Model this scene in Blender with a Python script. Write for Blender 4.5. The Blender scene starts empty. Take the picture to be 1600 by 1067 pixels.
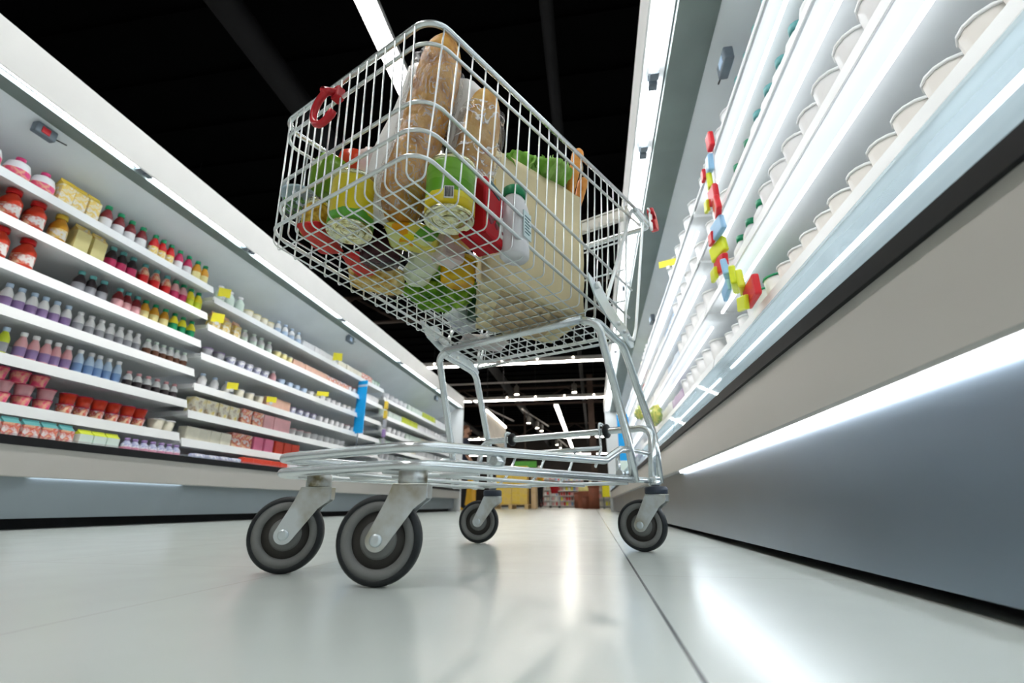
import bpy, bmesh, math, random
from mathutils import Vector, Matrix
random.seed(7)
PI = math.pi
COL = bpy.context.scene.collection
SC = bpy.context.scene

# ------------------------------------------------------------------ materials
def nodes(name):
    m = bpy.data.materials.new(name); m.use_nodes = True
    nt = m.node_tree; nt.nodes.clear()
    out = nt.nodes.new('ShaderNodeOutputMaterial')
    return m, nt, out
def N(nt, t, **kw):
    n = nt.nodes.new(t)
    for k, v in kw.items():
        if k.startswith('i_'): n.inputs[k[2:].replace('_', ' ')].default_value = v
        else: setattr(n, k, v)
    return n
def L(nt, a, b): nt.links.new(a, b)
def c4(c): return (c[0], c[1], c[2], 1.0)
MATS = {}
def mat(name, col, rough=.5, metal=0., var=.08, scale=14., bump=0., bscale=None, spec=.35, coat=0., trans=0.):
    """principled surface whose colour and relief come from noise"""
    if name in MATS: return MATS[name]
    m, nt, out = nodes(name)
    b = N(nt, 'ShaderNodeBsdfPrincipled'); L(nt, b.outputs[0], out.inputs[0])
    b.inputs['Roughness'].default_value = rough; b.inputs['Metallic'].default_value = metal
    b.inputs['Specular IOR Level'].default_value = spec; b.inputs['Coat Weight'].default_value = coat
    b.inputs['Transmission Weight'].default_value = trans
    tc = N(nt, 'ShaderNodeTexCoord'); nz = N(nt, 'ShaderNodeTexNoise'); nz.inputs['Scale'].default_value = scale
    nz.inputs['Detail'].default_value = 4
    L(nt, tc.outputs['Object'], nz.inputs['Vector'])
    r = N(nt, 'ShaderNodeValToRGB'); r.color_ramp.elements[0].position = .3; r.color_ramp.elements[1].position = .7
    r.color_ramp.elements[0].color = c4([x*(1-var) for x in col]); r.color_ramp.elements[1].color = c4([min(1, x*(1+var)) for x in col])
    L(nt, nz.outputs['Fac'], r.inputs['Fac']); L(nt, r.outputs[0], b.inputs['Base Color'])
    if bump:
        n2 = N(nt, 'ShaderNodeTexNoise'); n2.inputs['Scale'].default_value = bscale or scale*2; n2.inputs['Detail'].default_value = 5
        L(nt, tc.outputs['Object'], n2.inputs['Vector'])
        bp = N(nt, 'ShaderNodeBump'); bp.inputs['Strength'].default_value = bump; bp.inputs['Distance'].default_value = .01
        L(nt, n2.outputs['Fac'], bp.inputs['Height']); L(nt, bp.outputs[0], b.inputs['Normal'])
    MATS[name] = m
    return m
def mix_mat(name, cols, scale=20., rough=.5, kind='noise', lo=.35, hi=.65, bump=0., metal=0., spec=.18):
    """several colours mottled by a noise or cell texture"""
    if name in MATS: return MATS[name]
    m, nt, out = nodes(name)
    b = N(nt, 'ShaderNodeBsdfPrincipled'); L(nt, b.outputs[0], out.inputs[0])
    b.inputs['Roughness'].default_value = rough; b.inputs['Metallic'].default_value = metal; b.inputs['Specular IOR Level'].default_value = spec
    tc = N(nt, 'ShaderNodeTexCoord')
    if kind == 'noise':
        t = N(nt, 'ShaderNodeTexNoise'); t.inputs['Detail'].default_value = 5; o = t.outputs['Fac']
    else:
        t = N(nt, 'ShaderNodeTexVoronoi'); o = t.outputs['Color']
    t.inputs['Scale'].default_value = scale
    L(nt, tc.outputs['Object'], t.inputs['Vector'])
    r = N(nt, 'ShaderNodeValToRGB'); e = r.color_ramp.elements
    n = len(cols)
    e[0].position = lo; e[0].color = c4(cols[0]); e[1].position = hi; e[1].color = c4(cols[-1])
    for i in range(1, n-1):
        q = e.new(lo+(hi-lo)*i/(n-1)); q.color = c4(cols[i])
    if kind != 'noise': r.color_ramp.interpolation = 'CONSTANT'
    L(nt, o, r.inputs['Fac']); L(nt, r.outputs[0], b.inputs['Base Color'])
    if bump:
        bp = N(nt, 'ShaderNodeBump'); bp.inputs['Strength'].default_value = bump; bp.inputs['Distance'].default_value = .01
        L(nt, t.outputs[0] if kind == 'noise' else t.outputs['Distance'], bp.inputs['Height']); L(nt, bp.outputs[0], b.inputs['Normal'])
    MATS[name] = m
    return m
def band_mat(name, bands, rough=.4, metal=0., axis='Z', wob=0., spec=.25):
    """printed label: colour bands along one object axis; bands = [(from_metres, colour), ...]"""
    if name in MATS: return MATS[name]
    m, nt, out = nodes(name)
    b = N(nt, 'ShaderNodeBsdfPrincipled'); L(nt, b.outputs[0], out.inputs[0])
    b.inputs['Roughness'].default_value = rough; b.inputs['Metallic'].default_value = metal; b.inputs['Specular IOR Level'].default_value = spec
    tc = N(nt, 'ShaderNodeTexCoord'); sx = N(nt, 'ShaderNodeSeparateXYZ'); L(nt, tc.outputs['Object'], sx.inputs[0])
    z0, z1 = bands[0][0], bands[-1][0]+.02
    mr = N(nt, 'ShaderNodeMapRange'); mr.inputs['From Min'].default_value = z0; mr.inputs['From Max'].default_value = z1
    src = sx.outputs[axis]
    if wob:
        nz = N(nt, 'ShaderNodeTexNoise'); nz.inputs['Scale'].default_value = 45; L(nt, tc.outputs['Object'], nz.inputs['Vector'])
        ma = N(nt, 'ShaderNodeMath', operation='MULTIPLY_ADD'); ma.inputs[1].default_value = wob
        L(nt, nz.outputs['Fac'], ma.inputs[0]); L(nt, sx.outputs[axis], ma.inputs[2]); src = ma.outputs[0]
    L(nt, src, mr.inputs['Value'])
    r = N(nt, 'ShaderNodeValToRGB'); r.color_ramp.interpolation = 'CONSTANT'; e = r.color_ramp.elements
    e[0].position = 0; e[0].color = c4(bands[0][1])
    for i, (z, c) in enumerate(bands[1:]):
        p = (z-z0)/(z1-z0)
        q = e[1] if i == 0 else e.new(p)
        q.position = p; q.color = c4(c)
    L(nt, mr.outputs[0], r.inputs['Fac']); L(nt, r.outputs[0], b.inputs['Base Color'])
    MATS[name] = m
    return m
def emit(name, col, s):
    if name in MATS: return MATS[name]
    m, nt, out = nodes(name)
    e = N(nt, 'ShaderNodeEmission'); e.inputs[0].default_value = c4(col); e.inputs[1].default_value = s
    L(nt, e.outputs[0], out.inputs[0]); MATS[name] = m
    return m
def glass_mat(name, tint=(.9, .97, 1.), haze=.1, gl=.12):
    m, nt, out = nodes(name)
    t = N(nt, 'ShaderNodeBsdfTransparent'); t.inputs[0].default_value = c4(tint)
    g = N(nt, 'ShaderNodeBsdfGlossy'); g.inputs['Roughness'].default_value = .04
    d = N(nt, 'ShaderNodeBsdfDiffuse'); d.inputs[0].default_value = (.75, .87, .93, 1)  # pale blue diffuse share paints a haze of light into the pane
    fr = N(nt, 'ShaderNodeLayerWeight'); fr.inputs['Blend'].default_value = gl
    m1 = N(nt, 'ShaderNodeMixShader'); m2 = N(nt, 'ShaderNodeMixShader')
    nz = N(nt, 'ShaderNodeTexNoise'); nz.inputs['Scale'].default_value = 3
    mr = N(nt, 'ShaderNodeMapRange'); mr.inputs['To Min'].default_value = haze*.5; mr.inputs['To Max'].default_value = haze*1.5
    L(nt, nz.outputs['Fac'], mr.inputs['Value']); L(nt, mr.outputs[0], m1.inputs[0])
    L(nt, t.outputs[0], m1.inputs[1]); L(nt, d.outputs[0], m1.inputs[2])
    ml = N(nt, 'ShaderNodeMath', operation='MULTIPLY'); ml.inputs[1].default_value = .3; L(nt, fr.outputs['Fresnel'], ml.inputs[0])
    L(nt, ml.outputs[0], m2.inputs[0]); L(nt, m1.outputs[0], m2.inputs[1]); L(nt, g.outputs[0], m2.inputs[2])
    L(nt, m2.outputs[0], out.inputs[0])
    return m
def film_mat(name, white=.18, col=(.95, .95, .93), scale=22.):
    """crinkled clear wrapper"""
    if name in MATS: return MATS[name]
    m, nt, out = nodes(name)
    t = N(nt, 'ShaderNodeBsdfTransparent'); t.inputs[0].default_value = (.97, .97, .97, 1)
    g = N(nt, 'ShaderNodeBsdfGlossy'); g.inputs['Roughness'].default_value = .12
    d = N(nt, 'ShaderNodeBsdfDiffuse'); d.inputs[0].default_value = c4(col)
    tc = N(nt, 'ShaderNodeTexCoord'); nz = N(nt, 'ShaderNodeTexNoise'); nz.inputs['Scale'].default_value = scale; nz.inputs['Detail'].default_value = 6
    nz.inputs['Distortion'].default_value = 1.2
    L(nt, tc.outputs['Object'], nz.inputs['Vector'])
    bp = N(nt, 'ShaderNodeBump'); bp.inputs['Strength'].default_value = .9; bp.inputs['Distance'].default_value = .012
    L(nt, nz.outputs['Fac'], bp.inputs['Height']); L(nt, bp.outputs[0], g.inputs['Normal'])
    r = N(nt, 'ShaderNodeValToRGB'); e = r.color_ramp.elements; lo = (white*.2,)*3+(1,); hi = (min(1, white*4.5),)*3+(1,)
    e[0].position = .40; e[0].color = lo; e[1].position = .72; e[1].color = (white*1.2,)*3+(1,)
    for p_, c_ in ((.47, lo), (.495, hi), (.52, lo), (.60, lo), (.62, hi), (.64, lo)):  # thin white streaks paint the crinkle highlights into the film colour
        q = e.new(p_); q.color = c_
    L(nt, nz.outputs['Fac'], r.inputs['Fac'])
    m1 = N(nt, 'ShaderNodeMixShader'); m2 = N(nt, 'ShaderNodeMixShader')
    L(nt, r.outputs[0], m1.inputs[0]); L(nt, t.outputs[0], m1.inputs[1]); L(nt, d.outputs[0], m1.inputs[2])
    m2.inputs[0].default_value = .08
    L(nt, m1.outputs[0], m2.inputs[1]); L(nt, g.outputs[0], m2.inputs[2]); L(nt, m2.outputs[0], out.inputs[0])
    MATS[name] = m
    return m

# ------------------------------------------------------------------ mesh helpers
def fillet(pts, rad, n=6):
    """polyline with its inner corners rounded; rad a number or a list per inner point"""
    pts = [Vector(p) for p in pts]; out = [pts[0]]
    for i in range(1, len(pts)-1):
        a, p, b = pts[i-1], pts[i], pts[i+1]
        r = rad[i-1] if isinstance(rad, (list, tuple)) else rad
        d1, d2 = (a-p), (b-p); l1, l2 = d1.length, d2.length
        d1.normalize(); d2.normalize()
        k = max(-1, min(1, d1.dot(d2))); ang = math.acos(k)
        if r <= 0 or ang > PI-.02: out.append(p); continue
        t = min(r/math.tan(ang/2), l1*.48, l2*.48); rr = t*math.tan(ang/2)
        bis = (d1+d2).normalized(); c = p+bis*(rr/math.sin(ang/2))
        s, e = p+d1*t-c, p+d2*t-c
        om = s.angle(e)
        for j in range(n+1):
            f = j/n
            out.append(c+(s*math.sin((1-f)*om)+e*math.sin(f*om))/math.sin(om))
    out.append(pts[-1])
    return out
class MB:
    def __init__(self): self.bm = bmesh.new()
    def box(self, x0, x1, y0, y1, z0, z1, bev=0., M=None):
        b = bmesh.new(); bmesh.ops.create_cube(b, size=1)
        for v in b.verts: v.co = Vector((x0+(v.co.x+.5)*(x1-x0), y0+(v.co.y+.5)*(y1-y0), z0+(v.co.z+.5)*(z1-z0)))
        if bev: bmesh.ops.bevel(b, geom=b.edges[:], offset=bev, segments=2, profile=.5, affect='EDGES')
        return self.join(b, M)
    def join(self, b, M=None):
        if M is not None: bmesh.ops.transform(b, matrix=M, verts=b.verts)
        bmesh.ops.recalc_face_normals(b, faces=b.faces)
        me = bpy.data.meshes.new('tmp'); b.to_mesh(me); b.free(); self.bm.from_mesh(me); bpy.data.meshes.remove(me)
        return self
    def tube(self, pts, r, seg=8, caps=True, closed=False, flat=None):
        pts = [Vector(p) for p in pts]
        q = [pts[0]]
        for p in pts[1:]:
            if (p-q[-1]).length > 1e-6: q.append(p)
        pts = q; n = len(pts)
        bm = self.bm; rings = []; up = None
        for i, p in enumerate(pts):
            if closed: d = (pts[(i+1) % n]-pts[i-1])
            else: d = (pts[min(i+1, n-1)]-pts[max(i-1, 0)])
            d.normalize()
            if up is None:
                up = d.orthogonal().normalized()
                if abs(d.z) < .9: up = (Vector((0, 0, 1))-d*d.z).normalized()
            else: up = (up-d*up.dot(d)).normalized()
            sd = d.cross(up)
            rr = r[i] if isinstance(r, (list, tuple)) else r
            fl = flat or 1.
            rings.append([bm.verts.new(p+up*(math.cos(2*PI*k/seg)*rr)+sd*(math.sin(2*PI*k/seg)*rr*fl)) for k in range(seg)])
        for i in range(n if closed else n-1):
            a, b = rings[i], rings[(i+1) % n]
            for k in range(seg):
                bm.faces.new((a[k], a[(k+1) % seg], b[(k+1) % seg], b[k])).smooth = True
        if caps and not closed:
            bm.faces.new(rings[0][::-1]); bm.faces.new(rings[-1])
        return self
    def lathe(self, prof, seg=24, M=None, sx=1., sy=1., cap=True, wob=None):
        """prof = [(radius, z), ...] bottom to top"""
        b = bmesh.new(); rings = []
        for (r, z) in prof:
            if r < 1e-6: rings.append([b.verts.new((0, 0, z))])
            else: rings.append([b.verts.new((math.cos(2*PI*k/seg)*r*sx*(wob(k/seg, z) if wob else 1), math.sin(2*PI*k/seg)*r*sy*(wob(k/seg, z) if wob else 1), z)) for k in range(seg)])
        for A, B in zip(rings, rings[1:]):
            if len(A) == 1 and len(B) == 1: continue
            for k in range(seg):
                k2 = (k+1) % seg
                if len(A) == 1: f = b.faces.new((A[0], B[k2], B[k]))
                elif len(B) == 1: f = b.faces.new((A[k], A[k2], B[0]))
                else: f = b.faces.new((A[k], A[k2], B[k2], B[k]))
                f.smooth = True
        if cap:
            if len(rings[0]) > 1: b.faces.new(rings[0][::-1])
            if len(rings[-1]) > 1: b.faces.new(rings[-1])
        return self.join(b, M)
    def prism(self, poly, d0, d1, M=None, bev=0.):
        """polygon in local x-z, extruded along y from d0 to d1"""
        b = bmesh.new()
        A = [b.verts.new((x, d0, z)) for x, z in poly]; B = [b.verts.new((x, d1, z)) for x, z in poly]
        b.faces.new(A); b.faces.new(B[::-1]); n = len(poly)
        for i in range(n): b.faces.new((A[i], B[i], B[(i+1) % n], A[(i+1) % n]))
        if bev: bmesh.ops.bevel(b, geom=b.edges[:], offset=bev, segments=2, profile=.5, affect='EDGES')
        return self.join(b, M)
    def blob(self, c, r, sub=3, amp=0., fr=6., seed=0, M=None):
        from mathutils import noise
        b = bmesh.new(); bmesh.ops.create_icosphere(b, subdivisions=sub, radius=1)
        for v in b.verts:
            k = 1+amp*noise.noise(v.co*fr*.5+Vector((seed*3.1, seed*1.7, seed)))
            v.co = Vector((c[0]+v.co.x*r[0]*k, c[1]+v.co.y*r[1]*k, c[2]+v.co.z*r[2]*k))
        for f in b.faces: f.smooth = True
        return self.join(b, M)
    def build(self, name, m, parent=None, smooth=None):
        me = bpy.data.meshes.new(name)
        self.bm.to_mesh(me); self.bm.free()
        for x in (m if isinstance(m, (list, tuple)) else [m]): me.materials.append(x)
        o = bpy.data.objects.new(name, me); COL.objects.link(o)
        if parent is not None: o.parent = parent
        return o
def tag(o, label=None, cat=None, group=None, kind=None):
    if label: o['label'] = label
    if cat: o['category'] = cat
    if group: o['group'] = group
    if kind: o['kind'] = kind
    return o
def thing(name, label, cat, loc=(0, 0, 0), rz=0., group=None):
    o = bpy.data.objects.new(name, None); COL.objects.link(o)
    o.empty_display_size = .05
    o.location = loc; o.rotation_euler = (0, 0, rz)
    return tag(o, label, cat, group)
def struct(o): o['kind'] = 'structure'; return o
def dup(o, loc, rz=0., label=None, group=None):
    c = o.copy(); COL.objects.link(c); c.location = loc; c.rotation_euler = (0, 0, rz)
    if label: c['label'] = label
    if group: c['group'] = group
    for ch in list(o.children):
        d = ch.copy(); COL.objects.link(d); d.parent = c
        for g in ch.children:
            e = g.copy(); COL.objects.link(e); e.parent = d
    return c
def rot(axis, a): return Matrix.Rotation(a, 4, axis)
def tr(*p): return Matrix.Translation(Vector(p))

# ------------------------------------------------------------------ camera
cam = bpy.data.cameras.new('camera'); co = bpy.data.objects.new('camera', cam); COL.objects.link(co)
TH, PSI, CAMH = math.atan2(256, 731), math.atan2(128, math.hypot(731, 256)), .11
cam.sensor_width = 36; cam.sensor_fit = 'HORIZONTAL'; cam.lens = 36*731/1600
cam.clip_start = .02; cam.clip_end = 200
co.location = (0, 0, CAMH); co.rotation_euler = (PI/2+TH, 0, PSI)
SC.camera = co
cam.dof.use_dof = True; cam.dof.focus_distance = .98; cam.dof.aperture_fstop = 4.0
vs = SC.view_settings
vs.view_transform = 'Standard'; vs.look = 'None'; vs.gamma = 1; vs.use_curve_mapping = False; vs.exposure = 0.5
SC.cycles.use_denoising = True
SC.cycles.max_bounces = 7; SC.cycles.transparent_max_bounces = 16; SC.cycles.diffuse_bounces = 4; SC.cycles.glossy_bounces = 4
SC.cycles.sample_clamp_indirect = 6; SC.cycles.caustics_reflective = False; SC.cycles.caustics_refractive = False
w = bpy.data.worlds.new('world'); SC.world = w; w.use_nodes = True
w.node_tree.nodes['Background'].inputs[0].default_value = (.8, .9, 1, 1); w.node_tree.nodes['Background'].inputs[1].default_value = .12
# ------------------------------------------------------------------ shared materials
STEEL = mat('galvanised_wire', (.78, .82, .82), .32, .78, .05, 30)
TUBE = mat('zinc_tube', (.74, .79, .8), .27, .85, .06, 18, .05, 60)
PLATE = mat('zinc_plate', (.66, .73, .76), .38, .85, .06, 25)
WHITE = mat('white_enamel', (.82, .84, .84), .35, 0, .02, 5)
SHELFW = mat('white_shelf_steel', (.85, .87, .88), .4, 0, .02, 6)
BACKP = mat('cool_grey_back_panel', (.77, .82, .86), .45, 0, .04, 3)
STRIP = mat('grey_green_canopy_steel', (.17, .21, .2), .5, .2, .08, 4)
BEIGE = mat('beige_painted_bumper', (.52, .5, .47), .38, 0, .03, 2)
BLACK = mat('black_rubber', (.008, .009, .011), .55, 0, .2, 20, spec=.25)
RUBBER = mat('grey_black_tire', (.011, .014, .016), .55, 0, .25, 40, .1, 90)
HUBG = mat('grey_plastic_hub', (.17, .175, .17), .5, 0, .12, 25)
HUBD = mat('dark_plastic_web', (.05, .047, .043), .55, 0, .2, 30)
FORK = mix_mat('weathered_zinc_fork', [(.36, .32, .2), (.58, .6, .57), (.74, .8, .83)], 16, .3, metal=.85, lo=.3, hi=.6)
CUPM = mix_mat('grimy_caster_cup', [(.2, .17, .1), (.5, .5, .47), (.62, .66, .67)], 30, .35, metal=.8, lo=.35, hi=.6)
NAVY = mat('navy_plastic_collar', (.03, .04, .06), .45)
RED = mat('glossy_red_plastic', (.55, .02, .03), .25, 0, .1, 20)
DARK = mat('near_black_paint', (.012, .012, .014), .7, 0, .3, 3)
BROWNP = mat('dark_brown_column', (.05, .03, .022), .7, 0, .2, 3)
GREYB = mat('grey_plastic_box', (.13, .16, .19), .5, 0, .1, 20)
TUBEL = emit('cool_white_tube', (.93, .97, 1.), 11.)
LEDL = emit('cool_white_led', (.88, .95, 1.), 19.)
BEAML = emit('beam_light_white', (1., .93, .84), 34.)
LEDS = emit('soft_led', (.8, .9, 1.), 6.)
TUBEW = emit('cool_white_tube_left', (.9, .96, 1.), 15.)
SHLED = emit('shelf_led', (.9, .96, 1.), 3.9)
CEILL = emit('ceiling_light_white', (1., .98, .95), 26.)
FARL = emit('far_light_white', (1., .93, .82), 12.)
SPOTL = emit('warm_spot', (1., .9, .75), 16.)

# ------------------------------------------------------------------ floor, ceiling, walls
def floor_mat():
    m, nt, out = nodes('polished_tile_floor')
    b = N(nt, 'ShaderNodeBsdfPrincipled'); L(nt, b.outputs[0], out.inputs[0])
    tc = N(nt, 'ShaderNodeTexCoord'); mp = N(nt, 'ShaderNodeMapping'); L(nt, tc.outputs['Object'], mp.inputs[0])
    mp.inputs['Location'].default_value = (-.066+.6, -.885+.6, 0)
    sx = N(nt, 'ShaderNodeSeparateXYZ'); L(nt, mp.outputs[0], sx.inputs[0])
    def joint(ax, half):
        a = N(nt, 'ShaderNodeMath', operation='PINGPONG'); a.inputs[1].default_value = .3; L(nt, sx.outputs[ax], a.inputs[0])
        lt = N(nt, 'ShaderNodeMath', operation='LESS_THAN'); lt.inputs[1].default_value = half; L(nt, a.outputs[0], lt.inputs[0])
        return lt.outputs[0]
    def near(ax, at, half):
        s = N(nt, 'ShaderNodeMath', operation='SUBTRACT'); s.inputs[1].default_value = at; L(nt, sx.outputs[ax], s.inputs[0])
        a = N(nt, 'ShaderNodeMath', operation='ABSOLUTE'); L(nt, s.outputs[0], a.inputs[0])
        lt = N(nt, 'ShaderNodeMath', operation='LESS_THAN'); lt.inputs[1].default_value = half; L(nt, a.outputs[0], lt.inputs[0])
        return lt.outputs[0]
    jx, jy, big = joint('X', .0009), joint('Y', .0009), near('X', .6, .0019)
    mx = N(nt, 'ShaderNodeMath', operation='MAXIMUM'); L(nt, jx, mx.inputs[0]); L(nt, jy, mx.inputs[1])
    nz = N(nt, 'ShaderNodeTexNoise'); nz.inputs['Scale'].default_value = 2.2; nz.inputs['Detail'].default_value = 6; L(nt, tc.outputs['Object'], nz.inputs['Vector'])
    r = N(nt, 'ShaderNodeValToRGB'); r.color_ramp.elements[0].color = (.50, .55, .52, 1); r.color_ramp.elements[1].color = (.58, .63, .60, 1)
    L(nt, nz.outputs['Fac'], r.inputs['Fac'])
    m1 = N(nt, 'ShaderNodeMix', data_type='RGBA'); L(nt, mx.outputs[0], m1.inputs[0]); L(nt, r.outputs[0], m1.inputs[6]); m1.inputs[7].default_value = (.42, .43, .4, 1)
    m2 = N(nt, 'ShaderNodeMix', data_type='RGBA'); L(nt, big, m2.inputs[0]); L(nt, m1.outputs[2], m2.inputs[6]); m2.inputs[7].default_value = (.05, .055, .06, 1)
    L(nt, m2.outputs[2], b.inputs['Base Color'])
    r2 = N(nt, 'ShaderNodeMapRange'); r2.inputs['To Min'].default_value = .2; r2.inputs['To Max'].default_value = .262
    n3 = N(nt, 'ShaderNodeTexNoise'); n3.inputs['Scale'].default_value = 9; n3.inputs['Detail'].default_value = 5; L(nt, tc.outputs['Object'], n3.inputs['Vector'])
    L(nt, n3.outputs['Fac'], r2.inputs['Value']); L(nt, r2.outputs[0], b.inputs['Roughness'])
    b.inputs['Specular IOR Level'].default_value = .6
    return m
X0, X1, Y0, Y1, ZC = -14, 9, -6, 42, 5.6
f = MB(); f.box(X0, X1, Y0, Y1, -.1, 0); struct(f.build('floor', floor_mat()))
f = MB()
f.box(X0, X1, Y0, Y1, ZC, ZC+.1)
for k in range(60):                                   # ribs of the metal roof deck
    y = Y0+.4+k*.8
    f.box(X0, X1, y, y+.12, ZC-.06, ZC)
struct(f.build('ceiling', mat('black_roof_deck', (.0009, .0009, .0011), .9, 0, .4, 1.5, spec=.03)))
wm = mat('dark_store_wall', (.03, .025, .022), .8, 0, .3, 1)
for nm, a in (('wall_left', (X0-.1, X0, Y0, Y1)), ('wall_right', (X1, X1+.1, Y0, Y1)), ('wall_back', (X0, X1, Y1, Y1+.1))):
    f = MB(); f.box(*a, 0, ZC); struct(f.build(nm, wm))
f = MB(); f.box(X0, X1, Y0-.1, Y0, 0, ZC); struct(f.build('wall_front', mat('pale_store_wall', (.6, .58, .55), .7, 0, .1, 1)))

# ------------------------------------------------------------------ refrigerated wall cases along both sides of the aisle
def mirror(P, side): return [(x*side, z) for x, z in P]
def case(side, y0, y1, shelves, label, led=None, xs=None, tubes=((None, None),), shelf_led=False, depth=.5):
    """side -1 left of the aisle, +1 right. xs: distances from the aisle line"""
    fx, kx, sx = xs['front'], xs['kick'], xs['shelf']; bx = sx+depth
    t = thing('refrigerated_case', label, 'refrigerator', (side*fx, (y0+y1)/2, 0))
    ym = (y0+y1)/2
    def pr(name, poly, m, par=t, a=None, b=None, bev=0.):
        p = MB(); p.prism([((x-fx)*side, z) for x, z in poly], (a if a is not None else y0)-ym, (b if b is not None else y1)-ym, bev=bev)
        return p.build(name, m, par)
    tz = xs['top']; uz = xs['under']
    pr('plinth', [(kx+.1, 0), (bx+.08, 0), (bx+.08, .3), (kx+.1, .3)], BLACK)  # recessed base, its black paints the shadow gap below the kick panel
    pr('kick_panel', [(kx, xs['kz']), (kx+.02, xs['kz']), (kx+.02, .29), (kx, .29)], KICK if side > 0 else KICKL)
    pr('bumper', [(fx, xs['lip']+.004), (fx+.006, xs['lip']), (fx+.012, xs['lip']), (fx+.013, .25), (kx+.1, .25), (kx+.1, .38), (fx, .38)], BEIGE)
    pr('bumper_rail', [(fx-.008, .374), (fx+.03, .374), (fx+.03, xs['rail']), (fx-.008, xs['rail'])], BLACK)
    pr('deck', [(fx+.03, .36), (bx+.05, .36), (bx+.05, .4), (fx+.03, .4)], SHELFW)
    pr('glass_front', [(fx+.012, xs['rail']), (fx+.018, xs['rail']), (fx+.05, xs['glass']), (fx+.044, xs['glass'])], xs['gm'])
    pr('back_panel', [(bx, .4), (bx+.06, .4), (bx+.06, tz-.02), (bx, tz-.02)], BACKP)
    # sloping air duct between the canopy and the back
    pr('duct_panel', [(fx+xs['green'][1], uz), (bx, uz-.34), (bx, uz-.3), (fx+xs['green'][1], uz+.03)], BACKP)
    pr('canopy', [(fx-.03, uz+.0), (fx-.02, uz+.0), (fx-.02, tz-.015), (bx+.06, tz-.015), (bx+.06, tz), (fx-.03, tz)], WHITE)
    pr('canopy_underside', [(fx+xs['green'][0], uz-.005), (fx+xs['green'][1], uz-.005), (fx+xs['green'][1], uz+.02), (fx+xs['green'][0], uz+.02)], STRIP)
    pr('light_housing', [(fx-.02, uz+.06), (fx+xs['green'][0], uz+.06), (fx+xs['green'][0], uz+.09), (fx-.02, uz+.09)], WHITE)
    for (a, b) in tubes:
        a = a if a is not None else y0+.03; b = b if b is not None else y1-.03
        if b <= a: continue
        g = MB(); g.tube([((fx+xs['tube']-fx)*side, a-ym, uz+.035), ((xs['tube'])*side, b-ym, uz+.035)], .022, 12)
        tb = g.build('light_tube', TUBEL if side > 0 else TUBEW, t)
        for yy in (a, b):
            g = MB(); g.box(side*xs['tube']-.02, side*xs['tube']+.02, yy-ym-.02, yy-ym+.02, uz+.0, uz+.06); g.build('lamp_holder', GREYB, tb)
    if led:
        pr('kick_light', [(kx-.012, .2425), (kx-.004, .2425), (kx-.004, .2495), (kx-.012, .2495)], LEDL if side > 0 else LEDS, a=led[0], b=led[1])
    for z in shelves:
        s = pr('shelf', [(sx, z-.03), (bx, z-.055), (bx, z-.002), (sx, z-.002)], SHELFW, a=y0+.012, b=y1-.012)
        r = pr('price_rail', [(sx-.022, z-.052), (sx-.018, z-.052), (sx-.001, z+.006), (sx-.004, z+.006)], WHITE, s, a=y0+.012, b=y1-.012)
        if shelf_led:
            for (a, b) in shelf_led:
                pr('shelf_light', [(sx+.03, z-.076), (sx+.040, z-.076), (sx+.040, z-.066), (sx+.03, z-.066)], SHLED, s, a=a, b=b)
    return t
KICK = mat('brushed_steel_kick_panel', (.25, .3, .36), .34, .9, .05, 2)
KICKL = mat('satin_steel_kick_panel', (.34, .39, .42), .5, .6, .05, 2)
GL = glass_mat('cool_front_glass', (.9, .97, 1.), .3, .08)
GLL = glass_mat('clear_front_glass', (.95, .98, 1.), .05, .08)
LX = dict(front=2.62, kick=2.73, kz=.05, shelf=2.85, top=2.26, under=2.035, glass=.43, rail=.414, gm=GLL, lip=.235, green=(.03, .13), tube=.0)
RX = dict(front=.36, kick=.39, kz=.018, shelf=.62, top=2.26, under=2.04, glass=.53, rail=.398, gm=GL, lip=.25, green=(.09, .26), tube=.035)
SHL = [[1.715, 1.493, 1.272, 1.05, .818, .585], [1.65, 1.42, 1.19, .955, .755, .555], [1.55, 1.31, 1.09, .89, .71, .54]]
case(-1, -.6, 2.9, SHL[0], 'left wall refrigerator nearest the trolley front, stocked with red and yellow drinks', (1.98, 3.0-.12), LX, ((-.5, .85), (.95, 1.95), (2.0, 2.88)))
case(-1, 2.9, 6.1, SHL[1], 'left wall refrigerator with blue flag strip and pale dairy packs, middle of the left row', None, LX, ((2.95, 4.4), (4.45, 6.05)))
e3 = case(-1, 6.1, 9.45, SHL[2], 'left wall refrigerator at the far end of the left row, beside the bearded man', None, LX, ((6.15, 7.7), (7.75, 9.4)))
SHR = [.775, 1.05, 1.34, 1.62]
case(1, -1.2, 2.3, SHR, 'right wall refrigerator with glowing steel kick panel and hanging colourful strip', (-1.15, 2.2), RX, ((-1.1, .2), (.26, 1.78), (1.84, 2.27)), [(-1.1, 2.2)])
case(1, 2.3, 6.1, SHR, 'right wall refrigerator behind the trolley rear, with yellow tag, middle of the right row', None, RX, ((2.33, 4.1), (4.16, 6.07)), [(2.4, 6.0)])
case(1, 6.1, 10.4, SHR, 'right wall refrigerator farthest down the aisle, beside the blue banner', None, RX, ((6.13, 8.2), (8.26, 10.35)), [(6.2, 10.3)])
# end panels that close each row
for nm, sd, xf, yy in (('white end panel closing the left refrigerator row', -1, 2.6, 9.46), ('white end panel closing the right refrigerator row', 1, .34, 10.41)):
    g = MB(); a, b = sorted((sd*xf, sd*(xf+.85))); g.box(a, b, yy, yy+.04, 0, 2.27)
    p = tag(g.build('end_panel', WHITE), nm, 'panel')
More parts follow.
